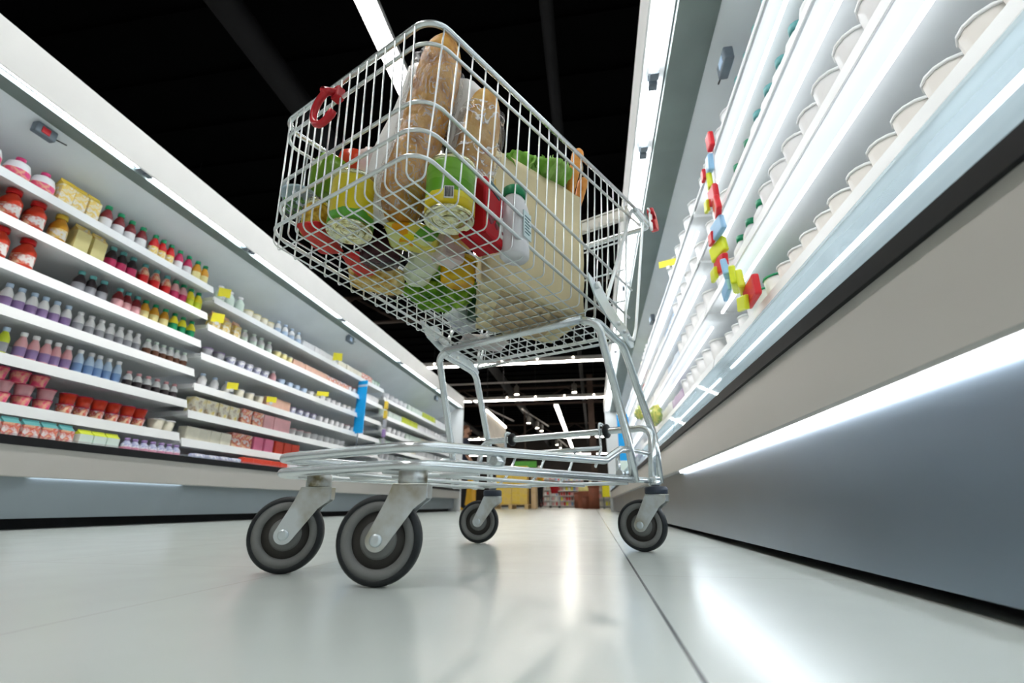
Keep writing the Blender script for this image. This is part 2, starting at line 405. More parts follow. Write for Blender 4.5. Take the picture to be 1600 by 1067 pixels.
# ------------------------------------------------------------------ shopping trolley (local x runs front to rear, y to its left)
U = Vector((.410, .911)).normalized(); V = Vector((U.y, -U.x)); M0 = Vector((-.422, .759))
def W(s, t, z): p = M0+U*s+V*t; return Vector((p.x, p.y, z))
CA = math.atan2(U.y, U.x)
def P(s, t, z): return Vector((s, -t, z))
cart = thing('shopping_trolley', 'wire shopping trolley full of groceries standing in the aisle', 'shopping cart', (M0.x, M0.y, 0), CA)
def zrim(s): return .956+.119*(s+.09)
def wrim(s): return .237+.062*(s+.09)
def zbot(s): return .630-.090*(s+.085)
def wat(s, z): return wrim(s)-(zrim(s)-z)*.055
def rail(name, z0, slope, r, rad, s_end, s0, m=STEEL, ext=None):
    z = lambda s: z0+slope*(s-s0)
    pts = [P(s_end, wat(s_end, z(s_end)), z(s_end)), P(s0, wat(s0, z0), z0), P(s0, -wat(s0, z0), z0), P(s_end, -wat(s_end, z(s_end)), z(s_end))]
    g = MB(); g.tube(fillet(pts, rad, 8), r, 10)
    return g.build(name, m, cart)
rail('basket_rim', .956, .119, .0062, .045, .93, -.091, TUBE)
rail('basket_rail', .911, .110, .0038, .05, .88, -.089)
rail('basket_rail', .782, -.045, .0038, .05, .79, -.085)
rail('basket_rail', .722, -.093, .0038, .05, .765, -.085)
rail('basket_rail', .666, -.093, .0038, .042, .74, -.085)
g = MB()
RW = .0018
for k in range(22):                                   # cross wires: down the near side, under, up the far side
    s = -.06+.0405*k
    if s > .79: break
    zt, zb = zrim(s)-.004, zbot(s)
    if s > .56:                                       # behind the hinge the side wires stop at the slanted gate bar
        zb2 = .605+(s-.56)*1.62
        for sg in (1, -1): g.tube([P(s, sg*wat(s, zt), zt), P(s, sg*wat(s, zb2), max(zb2, .6))], RW, 6)
        if s < .72: g.tube([P(s, wat(s, zb)-.01, zb), P(s, -wat(s, zb)+.01, zb)], RW, 6)
        continue
    wb = wat(s, zb)-.005
    pts = [P(s, wat(s, zt), zt), P(s, wb, zb), P(s, -wb, zb), P(s, -wat(s, zt), zt)]
    g.tube(fillet(pts, .010, 5), RW, 6)
for k in range(16):                                   # long wires: down the front, back along the bottom
    t = -.2025+.027*k
    q = lambda s: t*(wrim(s)-.0)/wrim(0)
    zt = .952
    pts = [P(-.095, q(-.09), zt), P(-.082, t*.96, zbot(-.08)-.0035), P(.715, t*1.15, zbot(.715)-.0035)]
    g.tube(fillet(pts, .012, 5), RW, 6)
g.build('wire_mesh', STEEL, cart)
# closed edge wires of the basket floor
g = MB()
g.tube([P(.715, .265, zbot(.715)), P(.715, -.265, zbot(.715))], .004, 8)
g.build('floor_edge_wire', STEEL, cart)
# rear corner frames and rails to the hinge side
for sg in (1, -1):
    g = MB()
    w1 = lambda s: sg*(wrim(s)+.0)
    pts = [P(.83, w1(.83), 1.062), P(.925, w1(.92), 1.10), P(.758, sg*.287, .605), P(.728, sg*.285, .553), P(.69, sg*.283, .563)]
    g.tube(fillet(pts, [.02, .0, .018], 5), .0048, 8)
    g.build('rear_corner_frame', STEEL, cart)
    g = MB()
    poly = [(.44, .652), (.452, .628), (.475, .603), (.515, .585), (.545, .572), (.60, .558), (.66, .545), (.715, .530), (.735, .538), (.74, .553), (.70, .580), (.63, .598), (.575, .612), (.545, .628), (.525, .645), (.505, .652), (.48, .640), (.46, .648)]
    b0, b1 = (-.283, -.279) if sg > 0 else (.279, .283)
    g.prism(poly, b0, b1, bev=.001)
    br = g.build('hinge_bracket', PLATE, cart)
    g = MB()
    for (a, z, r) in ((.487, .633, .009), (.62, .573, .006), (.66, .562, .005), (.70, .553, .005)):
        g.tube([P(a, sg*.276, z), P(a, sg*.292, z)], r, 10)
    g.build('rivet', STEEL, br)
# rear gate: slanted frame with wires, carried by a flat channel at its top
for sg in (1, -1):
    g = MB(); g.tube(fillet([P(.83, sg*.287, 1.055), P(.56, sg*.275, .612), P(.535, sg*.272, .598), P(.52, sg*.272, .612)], .012, 4), .0052, 8); g.build('corner_brace', STEEL, cart)
g = MB(); g.tube(fillet([P(.80, .278, 1.03), P(.715, .268, .575), P(.715, -.268, .575), P(.80, -.278, 1.03)], .02, 5), .0045, 8)
gate = g.build('rear_gate', STEEL, cart)
g = MB()
for k in range(15):
    t = -.252+.036*k
    g.tube([P(.80, t, 1.03), P(.715, t*.95, .575)], RW, 6)
for fz in (.25, .5, .75):
    sb = .715+.085*fz; z = .575+.455*fz
    g.tube([P(sb, .27, z), P(sb, -.27, z)], .0032, 6)
g.build('gate_wire', STEEL, gate)
g = MB()
g.box(.800, .822, -.283, .283, 1.015, 1.052, .004)
g.tube([P(.80, .283, 1.055), P(.80, -.283, 1.055)], .004, 8); g.tube([P(.80, .283, 1.012), P(.80, -.283, 1.012)], .004, 8)
g.build('gate_bar', mat('ivory_channel', (.75, .74, .68), .35, .2, .04, 10), gate)
# push handle behind the gate
g = MB(); g.tube(fillet([P(.83, .296, 1.05), P(.965, .303, 1.058), P(.965, -.303, 1.058), P(.83, -.296, 1.05)], .02, 5), .011, 10)
hd = g.build('push_handle', TUBE, cart)
g = MB()
def arc(c, r, a0, a1, ax, n=14):
    return [Vector(c)+Vector((math.cos(a0+(a1-a0)*i/n)*r, 0, math.sin(a0+(a1-a0)*i/n)*r)) for i in range(n+1)]
g.prism([(0, 0), (.035, -.01), (.055, -.05), (.05, -.075), (.018, -.08), (.0, -.05), (.02, -.045), (.025, -.03), (.0, -.02)], -.012, .012, M=tr(.952, -.315, 1.125), bev=.004)
o = g.build('handle_end_hook', RED, hd)
g = MB(); g.tube(fillet([P(.93, .315, 1.11), P(.965, .315, 1.11), P(.955, .315, 1.03), P(.935, .315, 1.03), P(.945, .315, 1.10)], .012, 4), .0035, 8)
g.build('hook_loop', STEEL, hd)
# red bag hook clipped on the second rail of the front panel
g = MB()
HT = -.022
hk = [P(-.095, HT, .922), P(-.125, HT-.005, .906)]
for i in range(17):
    a = math.radians(75+250*i/16)
    hk.append(P(-.118+.004*i/16, HT-.004+.036*math.cos(a), .868+.038*math.sin(a)))
g.tube(fillet(hk, 0), [.0085]+[.0075]*(len(hk)-3)+[.0085, .0075], 10)
g.box(-.104, -.084, -HT-.011, -HT+.011, .904, .934, .004)
bh = g.build('bag_hook', RED, cart)
# legs: front pair with a cross tube under the basket, rear pair swept back
def tubepart(name, pts, r, rad, par=None, m=TUBE, seg=12):
    g = MB(); g.tube(fillet(pts, rad, 7), r, seg); return g.build(name, m, par or cart)
for sg in (1, -1):
    tubepart('leg', [P(.645, sg*.285, .165), P(.622, sg*.285, .259), P(.519, sg*.268, .545), P(.507, sg*.225, .560)], .0105, [.04, .045])
    tubepart('leg', [P(.83, sg*.29, .168), P(.822, sg*.289, .294), P(.70, sg*.264, .537), P(.535, sg*.258, .556), P(.515, sg*.225, .558)], .0105, [.05, .05, .03])
tubepart('cross_tube', [P(.507, .23, .560), P(.507, -.23, .560)], .0105, 0)
# lower tray: tapered tube frame with a second tube above it
LF = [P(.645, .283, .170), P(-.008, .188, .167), P(-.008, -.188, .167), P(.645, -.283, .170)]
tubepart('lower_frame', LF, .0085, .06)
UF = [P(.625, .283, .240), P(.575, .280, .236), P(.505, .268, .206), P(-.007, .190, .194), P(-.007, -.190, .194), P(.505, -.268, .206), P(.575, -.280, .236), P(.625, -.283, .240)]
tubepart('upper_frame', UF, .0085, [.03, .03, .06, .06, .03, .03])
for sg in (1, -1):
    tubepart('rear_brace', [P(.64, sg*.285, .170), P(.83, sg*.291, .172)], .007, 0)
    tubepart('rear_brace', [P(.61, sg*.284, .240), P(.83, sg*.291, .244)], .006, 0)
    for s in (.16, .60):
        ws = .19+.12*s
        g = MB(); g.tube([P(s, sg*ws, .166), P(s, sg*ws, .198+.04*(s > .5))], .006, 8); g.tube([P(s+.012, sg*(ws+.006), .182), P(s-.012, sg*(ws+.006), .182)], .009, 8)
        g.build('frame_stud', TUBE, cart)
# tray wires and cross rods
g = MB()
for k in range(3):
    t = -.11+.11*k
    g.tube([P(.0, t, .160), P(.62, t*1.45, .157)], .0038, 8)
for s in (.12, .62):
    ws = .185+.145*s
    g.tube([P(s, ws, .161), P(s, -ws, .161)], .0045, 8)
g.build('tray_wires', STEEL, cart)
# rear hoop with two black stops and the hanging tray end
tubepart('rear_hoop', [P(.75, .294, .160), P(.79, .294, .316), P(.79, -.294, .316), P(.75, -.294, .160)], .0098, .035)
for t in (-.185, .148):
    g = MB(); g.lathe([(0, -.006), (.019, -.006), (.021, -.003), (.021, .003), (.019, .006), (0, .006)], 20, M=tr(.79, -t-.012, .316) @ rot('X', PI/2))
    d = g.build('rubber_stop', BLACK, cart)
    g = MB(); g.tube(fillet([P(.80, t-.004, .336), P(.772, t-.004, .338), P(.768, t, .29), P(.77, t, .262), P(.73, t*.98, .212)], [.015, .01, .02], 4), .006, 8, flat=.6)
    g.build('tray_hanger', TUBE, d)
tubepart('tray_end_rod', [P(.768, .148, .266), P(.768, -.185, .266)], .006, 0)
for t in (-.14, -.03, .07):
    tubepart('tray_end_wire', [P(.768, t, .266), P(.72, t*.98, .205), P(.66, t*.95, .166)], .004, .02, seg=8)
# casters
def caster(s, t, axis_deg, cup, cupm, zt=.140):
    """wheel contact at (s,t); axis_deg is the world heading of the wheel axle"""
    c = W(s, t, 0); a = math.radians(axis_deg)
    rd = Vector((-math.sin(a), math.cos(a), 0))        # rolling direction, pointing from wheel to pivot
    if rd.x < 0: rd = -rd
    loc = Vector((s, -t, 0)); la = a-CA                 # local heading
    Mw = tr(*loc)@rot('Z', la)                          # local x = axle direction
    ly = 1 if (rot('Z', a)@Vector((0, 1, 0))).dot(rd) > 0 else -1
    root = bpy.data.objects.new('caster', None); COL.objects.link(root); root.parent = cart; root.empty_display_size = .03
    R = .0625
    g = MB(); g.lathe([(.0525, -.0125), (.0535, -.0155), (.058, -.0150), (.0615, -.010), (R, -.005), (R, .005), (.0615, .010), (.058, .0150), (.0535, .0155), (.0525, .0125)], 48, M=Mw@tr(0, 0, R)@rot('Y', PI/2), cap=False)
    g.build('tire', RUBBER, root)
    g = MB(); g.lathe([(.039, -.007), (.041, -.0125), (.0535, -.0150), (.054, 0), (.0535, .0150), (.041, .0125), (.039, .007)], 40, M=Mw@tr(0, 0, R)@rot('Y', PI/2), cap=False)
    g.build('rim', HUBG, root)
    g = MB(); g.lathe([(0, -.0075), (.041, -.0075), (.041, .0075), (0, .0075)], 32, M=Mw@tr(0, 0, R)@rot('Y', PI/2), cap=False)
    g.build('web', HUBD, root)
    g = MB(); g.lathe([(0, -.0135), (.023, -.0135), (.027, -.008), (.027, .008), (.023, .0135), (0, .0135)], 28, M=Mw@tr(0, 0, R)@rot('Y', PI/2), cap=False)
    g.build('hub', HUBG, root)
    g = MB()
    pv = .043*ly
    for sx in (-1, 1):                                  # two side plates
        poly = []
        for i in range(13):
            q = math.radians(200+ (160 if ly > 0 else 160)*i/12)
            poly.append((math.cos(q)*.0145, R+math.sin(q)*.0145))
        poly = [(math.cos(math.radians(q))*.016, R+math.sin(math.radians(q))*.016) for q in range(165, 331, 15)]+[(.050, .106), (.068, .118), (.070, zt), (.018, zt), (.010, .118)]
        poly = [(x*ly, z) for x, z in poly]
        g.prism(poly, -.0015, .0015, M=Mw@tr(sx*.0205, 0, 0)@rot('Z', PI/2), bev=.0008)
    y0_, y1_ = sorted((.018*ly, .070*ly))
    g.box(-.022, .022, y0_, y1_, zt-.003, zt+.001, .001, M=Mw)
    yb0, yb1 = sorted((.066*ly, .070*ly))
    g.box(-.021, .021, yb0, yb1, .120, zt, .001, M=Mw)
    g.build('fork', FORK, root)
    for sx in (-1, 1):
        g = MB(); g.lathe([(.009, 0), (.009, .0025), (.0075, .004), (.0035, .0045), (0, .0035)], 16, M=Mw@tr(sx*.022, 0, R)@rot('Y', PI/2*sx)); g.build('axle_bolt', PLATE, root)
    g = MB()
    if cup == 'metal': g.lathe([(.020, zt), (.022, zt+.003), (.022, zt+.02), (.019, zt+.025), (.010, zt+.028)], 28, M=Mw@tr(0, pv, 0))
    else: g.lathe([(.026, zt+.001), (.029, zt+.004), (.029, zt+.016), (.025, zt+.02), (.013, zt+.021)], 28, M=Mw@tr(0, pv, 0))
    g.build('swivel_cup', cupm, root)
    if cup != 'metal':
        g = MB(); g.lathe([(.010, zt+.02), (.012, zt+.024), (.0125, zt+.032), (.0105, zt+.035), (.0125, zt+.038), (.0125, zt+.044), (.008, zt+.046)], 20, M=Mw@tr(0, pv, 0))
        g.build('stem_nut', TUBE, root)
    return root
caster(-.004, .120, -81, 'metal', CUPM)
caster(-.001, -.122, -70, 'metal', CUPM)
caster(.738, .262, -110, 'cap', NAVY, .136)
caster(.734, -.262, -88, 'cap', NAVY, .136)
# ------------------------------------------------------------------ groceries in the basket
def at(o, s, t, z, rz=0., tilt=None):
    """stand a thing at trolley coordinates (s along, t to the near side, z up)"""
    o.location = W(s, t, z)
    if tilt is not None: o.rotation_mode = 'QUATERNION'; o.rotation_quaternion = tilt.to_quaternion()
    else: o.rotation_euler = (0, 0, rz)
    return o
def aim(s0, s1):
    """rotation that turns +z from trolley point s0 towards s1"""
    d = (W(*s1)-W(*s0)).normalized()
    return d.to_track_quat('Z', 'Y').to_matrix().to_4x4()
def zb(s): return zbot(s)+.006
# tins ---------------------------------------------------------------
def tin(name, label, r, h, lab, gold):
    t = thing(name, label, 'tin')
    pr = [(r-.003, .008)]; n = 26
    for i in range(n+1):
        z = .012+(h-.024)*i/n
        pr.append((r-.0012*(i % 2)*(1 if .3 < i/n < .75 else .2), z))
    pr.append((r-.003, h-.008))
    g = MB(); g.lathe(pr, 40); g.build('paper_label', lab, t)
    pe = [(0, .006), (r*.3, .006), (r*.32, .0045), (r*.38, .0045), (r*.40, .006), (r*.58, .006), (r*.60, .0042), (r*.66, .0042), (r*.68, .006), (r*.8, .006), (r*.83, .003), (r*.9, .003), (r*.92, .0), (r, .0), (r+.0008, .003), (r, .007), (r-.003, .009)]
    g = MB(); g.lathe(pe, 40); g.build('base_end', gold, t)
    g = MB(); g.lathe([(r-.003, h-.009), (r+.0006, h-.006), (r+.0006, h-.001), (r-.004, h), (r-.006, h-.004), (0, h-.004)], 40); g.build('top_end', gold, t)
    return t
GOLD = mix_mat('patterned_gold_tin', [(.42, .37, .12), (.8, .78, .45), (.75, .77, .6), (.36, .3, .08)], 55, .22, metal=.9, lo=.32, hi=.68)
GREENL = band_mat('green_corn_label', [(0, (.72, .55, .015)), (.022, (.74, .58, .01)), (.034, (.8, .7, .04)), (.046, (.12, .36, .015)), (.075, (.18, .43, .04)), (.125, (.24, .45, .04))], .3, wob=.012)
c1 = tin('corn_tin', 'green tin with a yellow lower band, standing by the near basket side', .049, .122, GREENL, GOLD)
at(c1, .060, .166, zb(.06)+.004, 1.2)
g = MB(); g.prism([(-.009, .018), (.009, .018), (.009, .045), (-.009, .045)], -.0008, .0008, M=rot('Z', -.95)@tr(0, -.0493, 0))
b_ = g.build('bar_code', mat('white_label_paper', (.75, .75, .72), .5), c1); 
g = MB()
for i in range(7): g.box(-.007+.0021*i, -.0062+.0021*i+(.0006 if i % 3 == 0 else 0), -.0018, -.0006, .021, .042, M=rot('Z', -.95)@tr(0, -.0493, 0))
g.build('bar_code_lines', BLACK, b_)
YELL = band_mat('yellow_tin_label', [(0, (.1, .35, .03)), (.03, (.1, .38, .04)), (.042, (.72, .6, .015)), (.09, (.76, .65, .04)), (.122, (.76, .66, .08))], .3, wob=.02)
c2 = tin('vegetable_tin', 'yellow tin with a green lower band beside the green pepper', .046, .125, YELL, GOLD)
at(c2, -.012, -.040, zb(-.03)+.004, .4)
# bread in clear wrappers ------------------------------------------------
CRUST = mix_mat('baked_crust', [(.2, .07, .01), (.5, .23, .035), (.62, .34, .075)], 26, .6, lo=.3, hi=.62, bump=.8)
FLOURY = mix_mat('pale_crust', [(.45, .19, .04), (.62, .34, .09), (.72, .48, .17)], 22, .6, lo=.3, hi=.62, bump=.7)
FILM = film_mat('clear_bread_film', .1)
FILMW = film_mat('milky_bread_film', .2, scale=10)
def loaf(name, label, a, b, r, crust, film, f0, f1, seed, flat=.85, fr=1.1):
    t = thing(name, label, 'bread'); h = (W(*b)-W(*a)).length
    def prof(k, e=0.): 
        x = min(1, max(0, k)); return r*(max(0, 1-abs(2*x-1)**5))**.5*(.92+.08*math.sin(x*9+seed))+e
    g = MB(); g.lathe([(prof(i/30), h*i/30) for i in range(31)], 28, sy=flat, wob=lambda a_, z: 1+.05*math.sin(a_*2*PI*2+z*13+seed)+.03*math.sin(a_*2*PI*5+z*31))
    g.build('crust', crust, t)
    g = MB()
    for k in range(4):                                  # slashes
        z = h*(.2+.19*k)
        g.blob((r*.72, 0, z), (r*.25, r*.35, h*.055), 2, .2, 5, k, M=rot('Z', .9))
    g.build('crust_ridge', crust, t)
    g = MB(); n = 26
    g.lathe([(prof(f0+(f1-f0)*i/n)*fr+.004, h*(f0+(f1-f0)*i/n)) for i in range(n+1)], 40, sy=flat, cap=False,
            wob=lambda a_, z: 1+.05*math.sin(a_*2*PI*7+z*40)+.035*math.sin(a_*2*PI*13-z*57))
    g.build('clear_wrapper', film, t)
    at(t, *a, tilt=aim(a, b))
    return t
loaf('wrapped_loaf', 'tall brown loaf in crinkled clear film reaching the front basket corner', (.045, .03, zb(.035)+.03), (.078, .120, 1.16), .063, CRUST, FILM, .03, .80, 1, .8)
loaf('wrapped_baguette', 'lighter baguette in a white paper sleeve leaning behind the tall brown loaf', (.180, .085, zb(.16)+.03), (.150, .185, 1.03), .050, FLOURY, FILMW, .1, .86, 2)
# white paper sleeves of bread
PAPER = mat('white_bread_paper', (.82, .82, .80), .6, 0, .04, 12, .25, 25)
def sleeve(name, label, a, b, w0, w1, rz, m, n=14, sy=.45):
    t = W(*a); e = W(*b); g = MB(); h = (e-t).length
    g.lathe([((w0+(w1-w0)*i/n)*(1 if i else .9), h*i/n) for i in range(n+1)], 20, sy=sy, cap=False,
            wob=lambda a_, z: 1+.06*math.sin(a_*2*PI*3+z*22)+.05*math.sin(a_*2*PI*7+z*13))
    o = g.build(name, m); md = o.modifiers.new('thick', 'SOLIDIFY'); md.thickness = .0012
    o.location = t; o.rotation_mode = 'QUATERNION'; o.rotation_quaternion = aim(a, b).to_quaternion()@rot('Z', rz).to_quaternion()
    return tag(o, label, 'bread bag')
sleeve('bread_sleeve', 'white paper bread sleeve standing between the two loaves', (.20, .05, zb(.13)+.08), (.175, .13, 1.06), .05, .075, .3, PAPER)
sleeve('bread_sleeve', 'white paper bread sleeve on the left of the tall brown loaf', (.060, -.050, zb(.045)+.05), (.085, .055, 1.08), .075, .055, 1.3, PAPER, sy=.9)
PINKP = mix_mat('pink_white_bag', [(.75, .7, .66), (.8, .55, .5), (.72, .68, .4)], 9, .35, lo=.35, hi=.65)
sleeve('produce_bag', 'pinkish translucent produce bag in front of the red tomato', (.035, -.03, zb(.0)+.05), (.05, -.045, .87), .03, .05, .4, PINKP)
# green pepper, tomato, herbs, jar --------------------------------------------
def pepper():
    t = thing('green_pepper', 'green bell pepper lying in the far front corner of the basket', 'pepper')
    g = MB(); g.lathe([(0, .012), (.02, .004), (.034, .015), (.041, .04), (.041, .07), (.036, .092), (.022, .104), (.008, .1), (0, .094)], 32, wob=lambda a, z: 1+.07*math.sin(a*2*PI*3.0)*(1 if z > .02 else .5))
    g.build('flesh', mat('pepper_green', (.16, .34, .02), .22, 0, .25, 9), t)
    g = MB(); g.tube([(0, 0, .094), (.002, 0, .108), (.008, .002, .12)], [.006, .004, .0045], 8); g.build('stem', mat('stem_green', (.2, .3, .08), .6), t)
    return t
p_ = pepper(); p_.scale = (1.12, 1.12, 1.05); at(p_, -.012, -.158, .765, tilt=aim((0, -.16, .7), (.012, -.15, .8)))
g = MB(); g.lathe([(0, .006), (.015, .0), (.03, .01), (.037, .033), (.033, .055), (.018, .067), (0, .064)], 28, wob=lambda a, z: 1+.03*math.sin(a*2*PI*5))
t = thing('tomato', 'red tomato on top of the groceries behind the pinkish bag', 'tomato'); g.build('flesh', mat('tomato_red', (.68, .06, .02), .2, 0, .15, 8), t)
g = MB()
for k in range(5):
    a = k*2*PI/5; g.tube([(0, 0, .065), (math.cos(a)*.012, math.sin(a)*.012, .07), (math.cos(a)*.022, math.sin(a)*.022, .064)], [.003, .0025, .0008], 6)
g.build('calyx', mat('stem_green', (.2, .3, .08), .6), t)
at(t, .035, -.128, .845)
CLEAR = film_mat('clear_tub_plastic', .2, (.75, .85, .95), 8)
t = thing('herb_tub', 'clear tub of chopped green herbs at the far left of the basket', 'tub')
g = MB(); g.lathe([(.032, 0), (.036, .004), (.046, .05), (.048, .052)], 28, cap=False); g.lathe([(0, 0), (.033, 0)], 28, cap=False); g.build('tub_wall', CLEAR, t)
g = MB(); g.lathe([(.05, .052), (.051, .056), (.049, .06), (.044, .064), (0, .065)], 28); g.build('lid', mat('pale_blue_lid', (.5, .64, .75), .25), t)
g = MB()
for k in range(30): g.blob((random.uniform(-.026, .026), random.uniform(-.026, .026), random.uniform(.008, .04)), (.009, .009, .006), 1, .5, 5, k)
g.build('chopped_herbs', mix_mat('chopped_parsley', [(.02, .12, .01), (.05, .3, .02), (.15, .45, .06)], 60, .6), t)
t.scale = (.78, .78, .85); at(t, -.045, -.196, .722)
t = thing('spice_jar', 'small golden jar under the green pepper', 'jar')
g = MB(); g.lathe([(0, 0), (.026, 0), (.029, .004), (.029, .06), (.022, .068)], 24); g.build('jar_body', mix_mat('mustard_grains', [(.35, .2, .02), (.75, .55, .08)], 80, .2), t)
g = MB(); g.lathe([(.023, .066), (.025, .068), (.025, .08), (0, .081)], 24); g.build('lid', GOLD, t)
at(t, -.028, -.142, zb(0)+.03)
# bags lying on the basket floor ------------------------------------------
def pouch(name, label, cat, a, b, w, h, m, rz=0, seed=0, film=None):
    """flat soft pack lying on the basket floor from a to b"""
    A, B = W(*a), W(*b); L_ = (B-A).length
    g = MB(); bm_ = bmesh.new(); nx, ny = 22, 14
    from mathutils import noise
    for sgn in (1, -1):
        vs_ = {}
        for i in range(nx+1):
            for j in range(ny+1):
                u, v = i/nx*2-1, j/ny*2-1
                k = (max(0, 1-abs(u)**3.2)**.55)*(max(0, 1-abs(v)**3)**.55)
                z = sgn*h/2*k*(1+.3*noise.noise(Vector((u*3+seed, v*3, sgn))))
                vs_[i, j] = bm_.verts.new((u*L_/2*(1+.015*math.sin(v*9)), v*w/2*(1+.02*math.sin(u*11)), z))
        for i in range(nx):
            for j in range(ny):
                q = [vs_[i, j], vs_[i+1, j], vs_[i+1, j+1], vs_[i, j+1]]
                f_ = bm_.faces.new(q if sgn > 0 else q[::-1]); f_.smooth = True
    bmesh.ops.remove_doubles(bm_, verts=bm_.verts, dist=.0004)
    g.join(bm_)
    o = g.build(name, m)
    d = (B-A).normalized(); x = d; y = Vector((0, 0, 1)).cross(x).normalized(); z = x.cross(y)
    Mx = Matrix((x, y, z)).transposed().to_4x4()
    o.rotation_mode = 'QUATERNION'; o.rotation_quaternion = (Mx@rot('X', rz)).to_quaternion()
    o.location = (A+B)/2+Vector((0, 0, h/2))
    if film:
        g = MB(); 
    return tag(o, label, cat)
REDP = mix_mat('red_snack_print', [(.5, .01, .01), (.62, .015, .02), (.66, .08, .06), (.55, .01, .015)], 16, .55, lo=.25, hi=.75)
pouch('snack_packet', 'red snack packet lying in the far front corner of the basket floor', 'packet', (-.07, -.10, zb(-.07)), (.025, -.145, zb(.02)), .055, .03, REDP, 0, 1)
pouch('snack_packet', 'second red snack packet with a pale end, beside the brown jelly tub', 'packet', (.045, -.11, zb(.04)), (.13, -.15, zb(.12)), .05, .028, REDP, 0, 2)
NOOD = mix_mat('dry_noodles', [(.25, .1, .01), (.6, .36, .06), (.78, .64, .3), (.6, .44, .1)], 38, .5, lo=.3, hi=.7, bump=.6)
pouch('noodle_bag', 'clear bag of golden dry noodles at the far side of the basket floor', 'bag', (.115, -.205, zb(.1)), (.215, -.115, zb(.2)), .12, .05, NOOD, 0, 3)
PEPM = mix_mat('frozen_pepper_mix', [(.7, .62, .1), (.75, .62, .01), (.68, .72, .3), (.75, .33, .01), (.12, .35, .04)], 26, .25, kind='cell', lo=.1, hi=.85)
pouch('vegetable_bag', 'bag printed with yellow peppers between the tins and the white cabbages', 'bag', (.05, .0, zb(.05)+.004), (.12, .085, zb(.12)+.004), .085, .045, PEPM, 0, 4)
BRWN = mix_mat('dark_jelly', [(.012, .006, .008), (.05, .015, .02), (.1, .05, .05)], 18, .15, lo=.35, hi=.8)
t = thing('jelly_tub', 'dark brown tub on the basket floor between noodles and bread', 'tub')
g = MB(); g.lathe([(0, 0), (.04, 0), (.044, .004), (.052, .07)], 32); g.build('tub_body', BRWN, t)
g = MB(); g.lathe([(.052, .07), (.055, .071), (.055, .077), (0, .078)], 32); g.build('lid', BRWN, t)
at(t, .09, -.062, zb(.09))
CAB = mix_mat('pale_cabbage', [(.5, .62, .34), (.68, .76, .52), (.76, .82, .64)], 7, .4, lo=.3, hi=.7)
for k, (s, t_, z, r, lb) in enumerate([(.175, -.012, .036, .036, 'pale cabbage nearer the front of the basket, beside the white carton'), (.205, -.062, .036, .034, 'pale cabbage next to the noodle bag and green lettuce')]):
    g = MB(); g.blob((0, 0, 0), (r, r, r*.9), 4, .10, 5, k)
    o = g.build('cabbage', CAB); o.location = W(s, t_, zb(s)+z-.004); tag(o, lb, 'cabbage')
t = thing('cheese_tub', 'round orange yellow tub beside the green lettuce', 'tub')
g = MB(); g.lathe([(0, .0), (.036, .0), (.040, .004), (.043, .05)], 32); g.build('tub_body', mix_mat('orange_yellow_tub', [(.72, .3, .005), (.78, .45, .01), (.74, .5, .03)], 12, .25), t)
g = MB(); g.lathe([(.043, .05), (.046, .051), (.046, .057), (0, .058)], 32); g.build('lid', mat('yellow_lid', (.7, .5, .05), .3), t)
at(t, .243, .035, zb(.243))
g = MB(); g.box(-.03, .03, -.025, .025, 0, .06, .008); o = g.build('white_carton', mix_mat('pinkish_carton', [(.78, .74, .72), (.72, .55, .5)], 6, .4)); at(o, .165, .072, zb(.165), .9); tag(o, 'small whitish carton between the peppers bag and the red juice carton', 'carton')
# red juice carton
REDC = mix_mat('red_carton_board', [(.46, .006, .014), (.54, .01, .02), (.58, .02, .03)], 5, .5, lo=.3, hi=.7)
t = thing('juice_carton', 'red juice carton with printed berries and a pale top by the near side', 'carton')
g = MB(); g.box(-.046, .046, -.032, .032, 0, .132, .006); g.build('carton_body', REDC, t)
g = MB()
for a, b in ((-.03, -.008), (.008, .03)): g.box(-.04, .04, a, b, -.002, .003, .001)
g.build('bottom_flap', mat('deep_red_board', (.42, .006, .012), .5, spec=.2), t)
g = MB()
for k in range(9):
    g.blob((random.uniform(-.036, .03), -.032, .028+random.uniform(0, .03)), (.0085, .0018, .0085), 2, 0)
g.build('printed_berries', mat('berry_print', (.2, .004, .02), .3, 0, .3, 60), t)
g = MB()
for k in range(5): g.blob((-.01+.009*k, -.0322, .05+.006*math.sin(k*2)), (.009, .0015, .006), 2, .2, 4, k)
g.build('printed_leaves', mat('leaf_print', (.05, .2, .07), .4, 0, .3, 50), t)
g = MB(); g.prism([(-.03, .108), (.012, .105), (.016, .128), (-.028, .128)], -.034, -.0318); g.build('teal_panel', mat('teal_print', (.03, .12, .14), .3), t)
g = MB(); g.prism([(.012, .018), (.042, .018), (.044, .06), (.03, .075), (.014, .055)], -.0335, -.0318); g.build('white_panel', mat('white_print', (.7, .68, .65), .4), t)
at(t, .152, .176, zb(.15)+.004, CA+.15)
t_up = thing('paste_pouch', 'cream coloured pouch with yellow panel rising behind the red carton', 'pouch')
g = MB(); g.lathe([(.001, .21), (.012, .2), (.03, .14), (.036, .08), (.034, .0)][::-1], 20, sy=.5); g.build('pouch_body', mat('cream_pouch', (.75, .7, .58), .4, 0, .06, 10), t_up)
g = MB(); g.prism([(-.022, .03), (.022, .03), (.012, .14), (-.008, .14)], -.0195, -.0155); g.build('yellow_panel', mat('ochre_print', (.6, .4, .08), .4, 0, .2, 18), t_up)
at(t_up, .215, .135, .70, CA)
